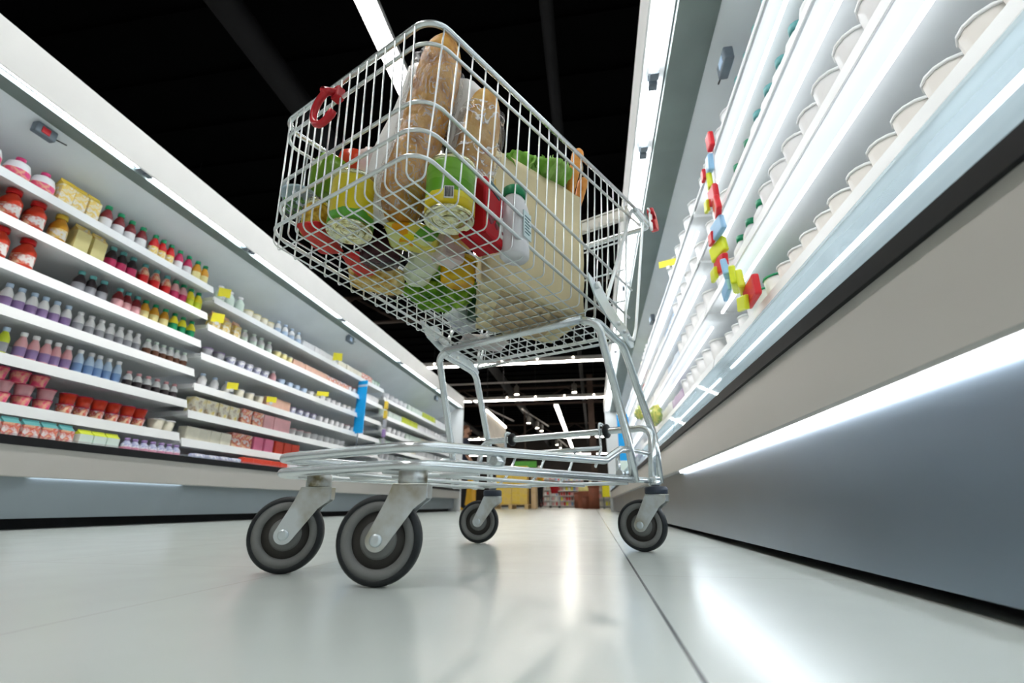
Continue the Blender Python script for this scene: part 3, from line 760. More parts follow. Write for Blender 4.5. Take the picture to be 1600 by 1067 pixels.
# white bottle with green cap
t = thing('milk_bottle', 'white plastic bottle with green cap beside the paper bag', 'bottle')
WB = mat('milky_white_plastic', (.74, .74, .76), .3, 0, .04, 8)
g = MB(); g.lathe([(0, .004), (.03, .0), (.036, .006), (.037, .03), (.035, .05), (.037, .07), (.037, .115), (.03, .142), (.024, .150), (.023, .153)], 32, sy=.85); g.build('bottle_body', WB, t)
g = MB(); g.lathe([(.026, .152), (.0275, .153), (.0275, .172), (.026, .174), (0, .174)], 32, sy=.95); g.build('cap', mat('green_cap', (.02, .3, .12), .35), t)
g = MB(); g.prism([(-.016, .04), (.016, .04), (.016, .105), (-.016, .105)], -.0335, -.0305); lb_ = g.build('paper_label', mat('pale_blue_label', (.6, .72, .74), .5, 0, .05, 30), t)
g = MB()
for i in range(6): g.box(-.012, .012 if i % 2 else .006, -.0345, -.0334, .05+.008*i, .0525+.008*i)
g.build('label_print', mat('teal_ink', (.1, .22, .24), .5), lb_)
at(t, .222, .21, zb(.222)-.002, CA+.05)
# kraft paper bag with vegetables --------------------------------------------
KRAFT = mat('kraft_paper', (.74, .64, .39), .7, 0, .08, 5, .8, 7)
KRAFTD = mat('kraft_paper_inside', (.5, .36, .2), .75, 0, .1, 6, .3, 9)
def paper_bag():
    from mathutils import noise
    t = thing('paper_bag', 'large beige paper bag filling the rear of the basket', 'paper bag')
    A, B, C, D = Vector((.245, .10)), Vector((.555, .222)), Vector((.66, .06)), Vector((.46, -.085))
    base = [A, B, C, D]; cen = (A+C)/2
    H = .385; bm_ = bmesh.new(); rows = []
    nz_, ns = 16, 10
    for iz in range(nz_+1):
        f = iz/nz_; ring = []
        for e in range(4):
            p, q = base[e], base[(e+1) % 4]
            for k in range(ns):
                u = k/ns
                pt = p.lerp(q, u)
                pt = cen+(pt-cen)*(.97+.05*f)
                # gusset folds on the short faces
                nrm = (pt-cen).normalized()
                w_ = .006*noise.noise(Vector((pt.x*22, pt.y*22, f*5)))+.004*noise.noise(Vector((pt.x*60, pt.y*60, f*13)))
                if e in (1, 3): w_ -= .012*math.sin(u*PI)*f
                pt = pt+nrm*w_
                z = H*f+(.012*noise.noise(Vector((pt.x*30, pt.y*30, 3))) if iz == nz_ else 0)
                ring.append(bm_.verts.new((pt.x, -pt.y, z+zbot(pt.x)+.005)))
        rows.append(ring)
    n = len(rows[0])
    for a, b in zip(rows, rows[1:]):
        for k in range(n): bm_.faces.new((a[k], a[(k+1) % n], b[(k+1) % n], b[k])).smooth = True
    bm_.faces.new(rows[0][::-1])
    g = MB(); g.join(bm_); o = g.build('bag_wall', KRAFT, t)
    md = o.modifiers.new('thick', 'SOLIDIFY'); md.thickness = .0015
    t.location = (M0.x, M0.y, 0); t.rotation_euler = (0, 0, CA)
    # the folded flap glued on the base and a loop handle
    g = MB(); m_ = (A+D)/2
    g.tube(fillet([P(.535, .205, .93), P(.545, .225, 1.10), P(.585, .225, 1.10), P(.595, .18, .94)], .02, 6), .003, 8)
    g.build('rope_handle', mat('twisted_paper_rope', (.6, .48, .3), .8, 0, .2, 90), t)
    g = MB(); q1, q2 = A.lerp(D, .08), A.lerp(D, .9); q3, q4 = B.lerp(C, .9), B.lerp(C, .08)
    pts = [q1.lerp(q4, .18), q2.lerp(q3, .18), q2.lerp(q3, .8), q1.lerp(q4, .8)]
    b2 = bmesh.new(); vv = [b2.verts.new((p.x, -p.y, zbot(p.x)+.003)) for p in pts]; ww = [b2.verts.new((p.x, -p.y, zbot(p.x)+.0045)) for p in pts]
    b2.faces.new(vv); b2.faces.new(ww[::-1])
    for i in range(4): b2.faces.new((vv[i], vv[(i+1) % 4], ww[(i+1) % 4], ww[i]))
    g.join(b2); g.build('base_flap', mat('kraft_base_flap', (.56, .43, .26), .75, 0, .08, 6), t)
    return t
paper_bag()
LET = mix_mat('lettuce_leaf', [(.07, .24, .02), (.2, .46, .05), (.42, .65, .2)], 14, .45, lo=.3, hi=.7, bump=.3)
def lettuce(name, label, n, R, r, seed, m=LET):
    from mathutils import noise
    rd = random.Random(seed); g = MB()
    for k in range(n):
        a = rd.uniform(0, 2*PI); el = rd.uniform(.1, 1.3)
        b = bmesh.new(); nu, nv = 8, 10; vv = {}
        for i in range(nu+1):
            for j in range(nv+1):
                u, v = i/nu, j/nv*2-1
                wd = r*(.25+.75*math.sin(min(1, u*.62+.08)*PI))
                edge = abs(v)**2*u
                x = u*R; y = v*wd
                z = .25*R*u*u + .18*r*math.sin(j*2.4+k)*edge + .12*r*math.sin(i*2.1+k*2)*edge - .3*r*(v*v)*(1-u)
                vv[i, j] = b.verts.new((x, y, z))
        for i in range(nu):
            for j in range(nv): b.faces.new((vv[i, j], vv[i+1, j], vv[i+1, j+1], vv[i, j+1])).smooth = True
        g.join(b, rot('Z', a)@rot('Y', -el)@tr(.01, 0, 0))
    g.blob((0, 0, .03), (R*.55, R*.55, R*.5), 3, .25, 7, seed)
    o = g.build(name, m); md = o.modifiers.new('thick', 'SOLIDIFY'); md.thickness = .0015
    return tag(o, label, 'lettuce')
o = lettuce('lettuce', 'bright green lettuce sticking out of the paper bag top', 18, .085, .045, 3); at(o, .40, .10, .945)
o = lettuce('lettuce', 'second lettuce at the near edge of the paper bag, by the carrots', 14, .07, .04, 5); at(o, .47, .155, .975)
BROC = mix_mat('curly_green_leaf', [(.03, .13, .004), (.12, .32, .01), (.34, .56, .06)], 30, .6, lo=.32, hi=.68, bump=.8)
g = MB(); rd = random.Random(4)
for k in range(46):
    a, q = rd.uniform(0, 2*PI), rd.random()**.5
    g.blob((math.cos(a)*q*.085, math.sin(a)*q*.062, .022+rd.uniform(0, .045)), (.021, .021, .02), 2, .5, 9, k)
o = g.build('curly_lettuce', BROC); at(o, .305, -.075, zb(.3)-.004, CA-.5); tag(o, 'dark curly green lettuce lying on the basket floor by the paper bag', 'lettuce')
CARR = mix_mat('carrot_skin', [(.6, .2, .03), (.75, .3, .05), (.8, .38, .1)], 30, .5, lo=.3, hi=.7, bump=.2)
def carrot(label, a, b, r):
    h = (W(*b)-W(*a)).length; g = MB()
    g.lathe([(0, 0), (.004, .002)]+[(r*(.35+.65*(i/14)**.7)+.0008*(i % 2), h*(.04+.88*i/14)) for i in range(15)]+[(r*.85, h*.96), (r*.5, h*.99), (0, h)], 20)
    o = g.build('carrot', CARR); o.location = W(*a); o.rotation_mode = 'QUATERNION'; o.rotation_quaternion = aim(a, b).to_quaternion()
    return tag(o, label, 'carrot')
carrot('tall orange carrot standing out of the paper bag', (.52, .185, .88), (.545, .232, 1.125), .018)
carrot('short orange carrot leaning beside the tall one in the paper bag', (.55, .19, .86), (.580, .228, 1.045), .0155)
# packs over the cross tube
FOIL = mix_mat('blue_white_print', [(.55, .58, .66), (.7, .72, .76), (.2, .23, .38)], 24, .35, lo=.35, hi=.75)
pouch('detergent_bag', 'bluish white printed bag on the basket floor by the paper bag corner', 'bag', (.40, -.115, zb(.4)), (.50, -.12, zb(.5)), .07, .06, FOIL, 0, 6)
pouch('tissue_pack', 'pale pinkish flat pack over the cross tube at the far rear of the basket', 'packet', (.53, -.19, zb(.53)), (.64, -.1, zb(.64)), .10, .03, mix_mat('pinkish_film', [(.62, .56, .56), (.7, .66, .66)], 8, .4), 0, 7)
t = thing('sauce_jar', 'dark green glass jar between the lettuce and the paper bag', 'jar')
g = MB(); g.lathe([(0, 0), (.026, 0), (.03, .004), (.03, .07), (.02, .085), (.02, .09)], 24); g.build('jar_glass', mat('bottle_green', (.02, .06, .03), .1), t)
g = MB(); g.lathe([(.022, .088), (.0235, .09), (.0235, .104), (0, .105)], 24); g.build('lid', mat('grey_lid', (.3, .32, .32), .3, .6), t)
at(t, .42, -.045, zb(.42))
# ------------------------------------------------------------------ goods on the refrigerator shelves
def solid(name, c, rough=.3): return mat('goods_'+name, c, rough, 0, .06, 12)
def mk_bottle(kind, body, cap, band=None, h=.17, r=.032, neck=.4, fat=1.):
    t = thing(kind, 'x', 'bottle'); n = h*(1-neck*.5)
    g = MB(); g.lathe([(0, 0), (r*.9, 0), (r, .006), (r, h*.55), (r*.96, h*.62), (r*.45, h*.84), (r*.4, h*.93)], 14, sy=fat); g.build('bottle_body', body, t)
    g = MB(); g.lathe([(r*.52, h*.85), (r*.56, h*.86), (r*.56, h), (0, h)], 12); g.build('cap', cap, t)
    if band:
        g = MB(); g.lathe([(r*1.015, h*.14), (r*1.015, h*.46)], 14, sy=fat, cap=False); g.build('label_band', band, t)
    return t
def mk_carton(kind, body, top, h=.19, w=.07, d=.07):
    t = thing(kind, 'x', 'carton')
    g = MB(); g.box(-d/2, d/2, -w/2, w/2, 0, h*.76, .002); g.build('carton_body', body, t)
    g = MB(); b = bmesh.new(); z0, z1, z2 = h*.76, h*.93, h
    v = [b.verts.new(p) for p in ((-d/2, -w/2, z0), (d/2, -w/2, z0), (d/2, w/2, z0), (-d/2, w/2, z0), (-.003, -w/2, z1), (.003, -w/2, z1), (.003, w/2, z1), (-.003, w/2, z1), (-.003, -w/2, z2), (.003, -w/2, z2), (.003, w/2, z2), (-.003, w/2, z2))]
    for q in ((0, 3, 7, 4), (1, 5, 6, 2), (0, 4, 5, 1), (3, 2, 6, 7), (4, 7, 11, 8), (5, 9, 10, 6), (4, 8, 9, 5), (7, 6, 10, 11), (8, 11, 10, 9)): b.faces.new([v[i] for i in q])
    g.join(b); g.build('gable_top', top, t)
    return t
def mk_cup(kind, body, lid, h=.075, r=.037):
    t = thing(kind, 'x', 'cup')
    g = MB(); g.lathe([(0, 0), (r*.78, 0), (r*.8, .003), (r, h*.94)], 14); g.build('cup_body', body, t)
    g = MB(); g.lathe([(r*1.04, h*.93), (r*1.06, h*.95), (r*1.05, h), (0, h)], 14); g.build('lid', lid, t)
    return t
def mk_stack(kind, body, lid, n=2, h=.06, r=.037):
    t = mk_cup(kind, body, lid, h, r)
    return t
def mk_pack(kind, m, w=.11, d=.07, h=.11):
    g = MB(); g.box(-d/2, d/2, -w/2, w/2, 0, h, .008); return tag(g.build(kind, m), 'x', 'packet')
def mk_round(kind, body, lid, h=.13, r=.055):
    t = thing(kind, 'x', 'bottle')
    g = MB(); g.lathe([(0, 0), (r*.9, 0), (r, .01), (r, h*.5), (r*.8, h*.78), (r*.3, h*.92)], 18); g.build('bottle_body', body, t)
    g = MB(); g.lathe([(r*.36, h*.9), (r*.38, h*.91), (r*.38, h*1.06), (0, h*1.07)], 12); g.build('cap', lid, t)
    g = MB(); g.lathe([(r*1.012, h*.12), (r*1.012, h*.44)], 18, cap=False); g.build('label_band', BANDP, t)
    return t
CW = solid('white', (.85, .85, .87)); CY = solid('yellow', (.78, .56, .06)); CPY = solid('pale_yellow', (.85, .76, .35)); CR = solid('red', (.62, .012, .015)); COR = solid('orange_red', (.72, .06, .025))
CDR = solid('dark_red', (.2, .015, .02)); CBR = solid('brown', (.16, .06, .03)); CBK = solid('dark', (.04, .03, .035)); CG = solid('green', (.01, .3, .13)); CLG = solid('lime', (.62, .72, .05)); CBY = solid('bright_yellow', (.9, .82, .04))
CPK = solid('pink', (.8, .2, .35)); CCR = solid('crimson', (.55, .03, .12)); CBL = solid('blue', (.2, .34, .62)); CPU = solid('purple', (.3, .2, .42)); CLB = solid('light_blue', (.5, .64, .82)); CTE = solid('teal', (.12, .4, .4)); CGY = solid('grey', (.35, .36, .4)); CPE = solid('peach', (.82, .5, .38)); CMI = solid('mint', (.7, .82, .74)); CAM = solid('amber', (.7, .34, .03)); CROSE = solid('rose', (.8, .42, .45)); CCM = solid('cream', (.84, .8, .66))
BANDP = mix_mat('goods_pink_print', [(.8, .08, .25), (.85, .45, .3), (.8, .1, .2)], 22, .4, lo=.4, hi=.6)
BWO = mix_mat('goods_red_white_print', [(.85, .8, .78), (.7, .1, .06), (.85, .6, .4)], 26, .4, lo=.4, hi=.6)
BYW = mix_mat('goods_yellow_white_print', [(.86, .82, .74), (.85, .6, .1), (.84, .74, .5)], 26, .4, lo=.4, hi=.6)
BBW = mix_mat('goods_blue_white_print', [(.84, .85, .88), (.35, .38, .6), (.6, .62, .75)], 30, .4, lo=.4, hi=.6)
nruns = 0
def run(proto, side, x, z, ys, label, group, jit=.006, rz=None):
    """a row of one kind along a shelf, every one an object of its own"""
    first = True
    for y in ys:
        loc = (side*(x+random.uniform(0, jit)), y+random.uniform(-jit, jit)*.6, z)
        a = (PI if side > 0 else 0)+random.uniform(-.08, .08)
        if first:
            proto.location = loc; proto.rotation_euler = (0, 0, a); proto['label'] = label; proto['group'] = group; first = False
        else: dup(proto, loc, a, label, group)
def ys(a, b, st):
    n = max(1, int(round((b-a)/st))); return [a+(b-a)*(i+.5)/n for i in range(n)]
SX = 2.91
# left case nearest the trolley front, top shelf downwards
S = SHL[0]; z = S[0]
run(mk_round('drink_bottle', CW, solid('rose_red', (.7, .05, .2))), -1, SX, z, [1.26, 1.45, 1.585, 1.70], 'round white bottle with pink label and red cap on the top left shelf', 'round white bottles on the top left shelf')
run(mk_carton('juice_carton', BYW, CY, .17), -1, SX, z, ys(1.77, 2.0, .085), 'yellow and white gabled carton on the top left shelf', 'yellow cartons on the top left shelf')
run(mk_bottle('drink_bottle', CDR, CG, CW, .17, .033), -1, SX, z, ys(2.02, 2.34, .09), 'dark bottle with green cap and white band on the top left shelf', 'dark bottles on the top left shelf')
run(mk_bottle('drink_bottle', CR, CG, BYW, .17, .031), -1, SX, z, ys(2.36, 2.56, .07), 'red bottle with green cap next to dark bottles on the top left shelf', 'red bottles on the top left shelf')
run(mk_bottle('drink_bottle', CCR, CG, CW, .17, .031), -1, SX, z, ys(2.57, 2.73, .07), 'crimson bottle with white band near the end of the top left shelf', 'crimson bottles on the top left shelf')
run(mk_bottle('drink_bottle', CAM, CG, CPY, .17, .033), -1, SX, z, ys(2.74, 2.88, .08), 'amber bottle with green cap at the end of the top left shelf', 'amber bottles on the top left shelf')
z = S[1]
run(mk_bottle('juice_jug', COR, CR, BWO, .18, .056, fat=.8), -1, SX, z, ys(1.2, 1.78, .115), 'wide orange red juice jug on the second left shelf', 'red jugs on the second left shelf')
run(mk_bottle('juice_jug', CAM, CY, BYW, .18, .05, fat=.8), -1, SX, z, ys(1.79, 1.90, .11), 'amber jug between the red and pale yellow jugs on the second left shelf', 'amber jugs on the second left shelf')
run(mk_carton('juice_carton', CPY, BYW, .18, .08), -1, SX, z, ys(1.91, 2.10, .085), 'pale yellow carton on the second left shelf', 'pale yellow cartons on the second left shelf')
run(mk_bottle('drink_bottle', CBK, CTE, CCR, .16, .033), -1, SX, z, ys(2.12, 2.33, .075), 'blackish bottle with teal cap on the second left shelf', 'blackish bottles on the second left shelf')
run(mk_bottle('drink_bottle', BWO, CTE, CR, .16, .033), -1, SX, z, ys(2.34, 2.6, .075), 'red bottle with teal cap in the middle of the second left shelf', 'red bottles on the second left shelf')
run(mk_bottle('drink_bottle', CROSE, CG, CCR, .16, .033), -1, SX, z, ys(2.6, 2.74, .072), 'rose bottle with green cap on the second left shelf', 'rose bottles on the second left shelf')
run(mk_bottle('drink_bottle', CBY, CG, CLG, .16, .033), -1, SX, z, ys(2.74, 2.88, .072), 'yellow bottle with green cap at the end of the second left shelf', 'yellow bottles on the second left shelf')
z = S[2]
run(mk_bottle('juice_jug', COR, CR, BWO, .18, .056, fat=.8), -1, SX, z, ys(1.2, 1.80, .118), 'wide orange red juice jug on the third left shelf', 'red jugs on the third left shelf')
run(mk_bottle('drink_bottle', CBK, CTE, CGY, .145, .031), -1, SX, z, ys(2.0, 2.2, .066), 'blackish bottle with teal cap on the third left shelf', 'blackish bottles on the third left shelf')
run(mk_bottle('drink_bottle', CDR, CTE, CROSE, .145, .031), -1, SX, z, ys(2.24, 2.42, .066), 'dark red bottle with teal cap on the third left shelf', 'dark red bottles on the third left shelf')
run(mk_bottle('drink_bottle', CAM, CG, CPY, .145, .031), -1, SX, z, ys(2.42, 2.65, .066), 'amber bottle with green cap on the third left shelf', 'amber bottles on the third left shelf')
run(mk_bottle('drink_bottle', CBY, CG, CG, .145, .031), -1, SX, z, ys(2.65, 2.88, .066), 'bright yellow bottle with green band on the third left shelf', 'yellow bottles on the third left shelf')
z = S[3]
run(mk_cup('yogurt_cup', CPE, CW, .09, .036), -1, SX, z, ys(1.3, 1.68, .075), 'peach cup at the near end of the fourth left shelf', 'peach cups on the fourth left shelf')
run(mk_bottle('yogurt_bottle', CW, CLB, CPU, .14, .026), -1, SX, z, ys(1.70, 2.05, .062), 'small white bottle with purple label and blue cap on the fourth left shelf', 'purple labelled bottles on the fourth left shelf')
run(mk_bottle('yogurt_bottle', CW, CW, CGY, .13, .026), -1, SX, z, ys(2.06, 2.5, .06), 'small white bottle with grey label on the fourth left shelf', 'grey labelled bottles on the fourth left shelf')
run(mk_bottle('yogurt_bottle', CW, CMI, CBR, .12, .026), -1, SX, z, ys(2.52, 2.87, .06), 'small white bottle with brown label on the fourth left shelf', 'brown labelled bottles on the fourth left shelf')
z = S[4]
run(mk_bottle('yogurt_bottle', CLG, CLB, CGY, .15, .026), -1, SX, z, ys(1.3, 1.82, .066), 'small lime bottle with grey label on the fifth left shelf', 'lime bottles on the fifth left shelf')
run(mk_bottle('yogurt_bottle', CROSE, CW, CPU, .15, .026), -1, SX, z, ys(1.84, 2.12, .062), 'small rose bottle with purple label on the fifth left shelf', 'rose bottles on the fifth left shelf')
run(mk_bottle('yogurt_bottle', CLB, CW, CBL, .15, .026), -1, SX, z, ys(2.13, 2.42, .062), 'small light blue bottle with blue label on the fifth left shelf', 'light blue bottles on the fifth left shelf')
run(mk_bottle('yogurt_bottle', CW, CROSE, CBK, .11, .026), -1, SX, z, ys(2.44, 2.86, .066), 'small white bottle with black label on the fifth left shelf', 'black labelled bottles on the fifth left shelf')
z = S[5]
pc = mk_cup('yogurt_cup', BWO, CCR, .062, .04)
for lv in range(3):
    run(mk_cup('yogurt_cup', CROSE if lv == 1 else BANDP, CCR, .06, .04), -1, SX, z+.061*lv, [y for i, y in enumerate(ys(1.3, 2.05 if lv == 2 else 2.1, .095))], ('bottom', 'middle', 'top')[lv]+' cup of a three high pink stack on the sixth left shelf', 'stacked pink cups on the sixth left shelf')
for lv in range(2):
    run(mk_cup('yogurt_cup', COR if lv else BWO, CCR, .06, .04), -1, SX, z+.061*lv, ys(2.12, 2.66, .085), ('lower', 'upper')[lv]+' cup of a two high red stack on the sixth left shelf', 'stacked red cups on the sixth left shelf')
bpy.data.objects.remove([c for c in pc.children][0]); bpy.data.objects.remove([c for c in pc.children][0]); bpy.data.objects.remove(pc)
run(mk_cup('spread_tub', CCM, CW, .08, .05), -1, SX, z, ys(2.7, 2.88, .09), 'cream tub at the end of the sixth left shelf', 'cream tubs on the sixth left shelf')
z = .4
run(mk_carton('dessert_carton', BWO, CTE, .12, .07, .06), -1, 2.80, z, ys(1.3, 2.16, .082), 'small teal and red carton on the bottom deck of the near left case', 'teal and red cartons on the left deck')
run(mk_carton('dessert_carton', CMI, CLG, .11, .07, .06), -1, 2.80, z, ys(2.18, 2.42, .082), 'small mint and lime carton on the bottom deck of the near left case', 'mint cartons on the left deck')
run(mk_bottle('yogurt_bottle', BBW, CPU, CPK, .10, .028), -1, 2.80, z, ys(2.45, 2.88, .062), 'small violet and white bottle on the bottom deck of the near left case', 'violet bottles on the left deck')
# middle left case: mostly pale dairy packs
S = SHL[1]
pale = [(CW, 'white'), (CMI, 'mint'), (CLB, 'pale blue'), (CCM, 'cream'), (BYW, 'yellow and white'), (BBW, 'blue and white')]
def fill(side, x, z, y0, y1, seq, shelfname, step=.1):
    y = y0
    for (maker, ln, desc, kind) in seq:
        e = min(y1, y+ln)
        if e-y > .05: run(maker(kind), side, x, z, ys(y, e-.015, step), desc+' on '+shelfname, desc.split(' with ')[0]+'s on '+shelfname)
        y = e
cup = lambda b, l, h=.075, r=.042: (lambda k: mk_cup(k, b, l, h, r))
bot = lambda b, c, l=None, h=.15, r=.032: (lambda k: mk_bottle(k, b, c, l, h, r))
pk = lambda m, w=.11, d=.07, h=.1: (lambda k: mk_pack(k, m, w, d, h))
ctn = lambda b, tp, h=.15, w=.075: (lambda k: mk_carton(k, b, tp, h, w))
A_ = 2.98
fill(-1, SX, S[0], A_, 6.05, [(bot(CMI, CW, None, .15, .04), .35, 'mint bottle', 'milk_bottle'), (cup(CCM, CPY), .4, 'cream cup with yellow lid', 'cream_cup'), (bot(CW, CLB, CLB, .14), .45, 'white bottle with pale blue band', 'milk_bottle'), (pk(CW, .13, .08, .08), .7, 'white block', 'butter_block'), (pk(CCM, .13, .08, .08), .6, 'cream block', 'butter_block'), (pk(BWO, .12, .08, .09), .3, 'red and white block', 'butter_block'), (cup(CMI, CG), .3, 'mint cup with green lid', 'cream_cup')], 'the top shelf of the middle left case')
fill(-1, SX, S[1], A_, 6.05, [(ctn(BYW, CPE), .35, 'peach topped carton', 'milk_carton'), (bot(CW, CMI, CMI, .13), .45, 'white bottle with mint band', 'milk_bottle'), (cup(CPY, CW), .3, 'pale yellow cup', 'cream_cup'), (pk(CPE, .14, .08, .075), .6, 'peach block', 'butter_block'), (pk(BWO, .13, .08, .07), .5, 'red and white block', 'butter_block'), (cup(CW, COR), .45, 'white cup with red lid', 'cream_cup'), (pk(CW, .12, .08, .09), .4, 'white block', 'butter_block')], 'the second shelf of the middle left case')
fill(-1, SX, S[2], A_, 6.05, [(cup(CGY, CPU), .25, 'grey cup with purple lid', 'cream_cup'), (cup(BBW, CW), .55, 'blue and white cup', 'cream_cup'), (bot(CROSE, CW, None, .11), .12, 'rose bottle', 'milk_bottle'), (cup(CLB, CLB, .06), .5, 'pale blue cup', 'cream_cup'), (cup(CW, CW, .06), .7, 'white cup', 'cream_cup'), (cup(CW, CCM, .06), .6, 'white cup with cream lid', 'cream_cup')], 'the third shelf of the middle left case', .11)
fill(-1, SX, S[3], A_, 6.05, [(bot(CW, CLB, None, .11), .4, 'white bottle with pale blue cap', 'milk_bottle'), (cup(CCM, CW), .4, 'cream cup', 'cream_cup'), (pk(CPE, .12, .08, .1), .35, 'peach block', 'butter_block'), (cup(BBW, CPU, .07), .5, 'blue and white cup', 'cream_cup'), (cup(CW, CW, .07), .6, 'white cup', 'cream_cup'), (cup(CW, CROSE, .07), .5, 'white cup with rose lid', 'cream_cup')], 'the fourth shelf of the middle left case', .11)
fill(-1, SX, S[4], A_, 6.05, [(pk(mix_mat('goods_mixed_print', [(.7, .55, .1), (.85, .82, .7), (.3, .2, .1)], 14, .4), .12, .08, .12), .5, 'yellow brown mixed pack', 'cheese_pack'), (pk(BWO, .13, .08, .13), .3, 'red and white tall pack', 'cheese_pack'), (pk(CROSE, .13, .08, .13), .4, 'rose tall pack', 'cheese_pack'), (cup(CW, CROSE, .07), .4, 'white cup with rose lid', 'cream_cup'), (cup(CW, CW, .07), .7, 'white cup', 'cream_cup')], 'the fifth shelf of the middle left case', .12)
fill(-1, SX, S[5], A_, 6.05, [(pk(CCM, .12, .08, .1), .45, 'cream tall pack', 'cheese_pack'), (pk(BWO, .12, .08, .12), .25, 'red and white tall pack', 'cheese_pack'), (pk(CPK, .12, .08, .12), .3, 'pink tall pack', 'cheese_pack'), (pk(COR, .12, .08, .12), .4, 'orange red tall pack', 'cheese_pack'), (cup(CPU, CW, .07), .2, 'purple cup', 'cream_cup'), (cup(CW, CW, .07), .6, 'white cup', 'cream_cup')], 'the sixth shelf of the middle left case', .12)
fill(-1, 2.8, .4, A_, 6.05, [(pk(BBW, .1, .06, .06), .5, 'blue and white low pack', 'cheese_pack'), (pk(COR, .12, .06, .08), .6, 'orange red low pack', 'cheese_pack'), (pk(CW, .12, .06, .07), .6, 'white low pack', 'cheese_pack')], 'the deck of the middle left case', .13)
S = SHL[2]
for i, zz in enumerate(S):
    nm = 'the %s shelf of the far left case' % ('top', 'second', 'third', 'fourth', 'fifth', 'sixth')[i]
    a = [(cup(CW, CW, .09, .06), .9, 'white tub', 'cream_cup'), (pk(CMI, .16, .08, .1), .7, 'mint block', 'butter_block'), (pk(CLG if i in (0, 1) else CCM, .16, .08, .11), .7, 'lime block' if i in (0, 1) else 'cream block', 'butter_block'), (pk(CW, .16, .08, .1), .9, 'white block', 'butter_block')]
    if i % 2: a = a[1:]+a[:1]
    fill(-1, SX, zz, 6.2, 9.35, a, nm, .17)

# right cases: white tubs and bottles, most of them seen from below
RXS = .70
def rfill(z, y0, y1, seq, nm, step): fill(1, RXS, z, y0, y1, seq, nm, step)
WT = mat('goods_white_tub', (.88, .89, .9), .3, 0, .02, 5); WC = mat('goods_ivory_tub', (.86, .84, .80), .35, 0, .04, 5)
rfill(SHR[0], .55, 2.28, [(cup(WC, WT, .10, .045), 1.05, 'ivory tub with white lid', 'dairy_tub'), (cup(WT, CG, .11, .05), .35, 'white tub with green lid', 'dairy_tub'), (cup(WT, WT, .10, .045), .4, 'white tub', 'dairy_tub')], 'the lowest shelf of the near right case', .096)
rfill(SHR[1], .8, 2.28, [(cup(WT, WT, .13, .055), .8, 'white tub', 'dairy_tub'), (bot(WT, CG, None, .17, .04), .4, 'white bottle with green cap', 'milk_bottle'), (cup(WT, WC, .12, .055), .4, 'white tub with ivory lid', 'dairy_tub')], 'the second shelf of the near right case', .118)
rfill(SHR[2], .9, 2.28, [(bot(WT, CTE, None, .18, .045), .7, 'white bottle with teal cap', 'milk_bottle'), (bot(WT, CG, None, .17, .04), .3, 'white bottle with green cap', 'milk_bottle'), (cup(WT, WT, .13, .055), .5, 'white tub', 'dairy_tub')], 'the third shelf of the near right case', .118)
rfill(SHR[3], 1.0, 2.28, [(bot(WT, CTE, None, .18, .045), .7, 'white bottle with teal cap', 'milk_bottle'), (cup(WT, WT, .13, .055), .6, 'white tub', 'dairy_tub')], 'the top shelf of the near right case', .118)
for i, zz in enumerate(SHR):
    nm = 'the %s shelf of the middle right case' % ('lowest', 'second', 'third', 'top')[i]
    rfill(zz, 2.36, 6.05, [(cup(WT, WT, .14, .065), 1.0, 'white tub', 'dairy_tub'), (pk(CLB if i else CPU, .16, .09, .12), .5, ('pale blue' if i else 'purple')+' pack', 'dairy_pack'), (pk(WT, .16, .09, .13), 1.0, 'white pack', 'dairy_pack'), (cup(WC, WT, .12, .06), .6, 'ivory tub', 'dairy_tub'), (pk(CLG if i == 3 else COR if i == 2 else BBW, .14, .09, .12), .4, ('lime' if i == 3 else 'orange red' if i == 2 else 'blue and white')+' pack', 'dairy_pack')], nm, .16)
    nm = nm.replace('middle', 'far')
    rfill(zz, 6.2, 10.3, [(pk(WT, .2, .09, .14), 1.6, 'white pack', 'dairy_pack'), (pk(CLB, .2, .09, .14), 1.2, 'pale blue pack', 'dairy_pack'), (pk(WT, .2, .09, .13), 1.1, 'white block', 'dairy_pack')], nm, .24)
fill(1, .50, .4, .55, 2.26, [(cup(WT, WT, .075, .05), 1.72, 'white tub', 'dairy_tub')], 'the deck of the near right case', .11)
fill(1, .50, .4, 2.36, 6.0, [(cup(CLB, WT, .08, .05), 1.2, 'pale blue tub', 'dairy_tub'), (pk(CLB, .13, .09, .08), 1.2, 'pale blue pack', 'dairy_pack'), (cup(WT, CLB, .08, .05), 1.2, 'white tub with pale blue lid', 'dairy_tub')], 'the deck of the middle right case', .17)

# yellow price cards, flags, hanging strips, sensors
YC = mat('yellow_card', (.85, .76, .04), .45, 0, .05, 20)
def card(label, x, y, z, w, h, ang=0.):
    g = MB(); g.box(-.002, .002, -w/2, w/2, 0, h, .0008); c = g.build('price_card', YC)
    g = MB(); g.box(-.0035, .0035, -.012, .012, -.02, .004); g.build('card_clip', mat('clear_clip', (.7, .72, .72), .2), c)
    c.location = (x, y, z); c.rotation_euler = (0, 0, ang); return tag(c, label, 'price card')
card('yellow price card standing at the near end of the middle left case, upper one', -2.82, 2.98, 1.675, .085, .075, -.8)
card('yellow price card standing at the near end of the middle left case, lower one', -2.82, 2.97, 1.455, .085, .075, -.8)
card('small yellow card on the fifth shelf rail of the middle left case', -2.82, 3.26, .99, .08, .055, -.85)
card('yellow card on the fourth shelf rail, right of the first low one', -2.82, 3.75, .985, .08, .05, -.9)
card('orange yellow card on the third left shelf near the grey gap', -2.82, 4.55, 1.22, .12, .05, -1.)
card('yellow round edged card high on the top shelf before the blue flag', -2.82, 4.75, 1.68, .10, .09, -1.)
card('yellow tag sticking out from the right case back panel', .60, 3.05, 1.685, .12, .05, 1.2)
BLUEF = mat('bright_blue_flag', (.01, .36, .80), .35, 0, .06, 8)
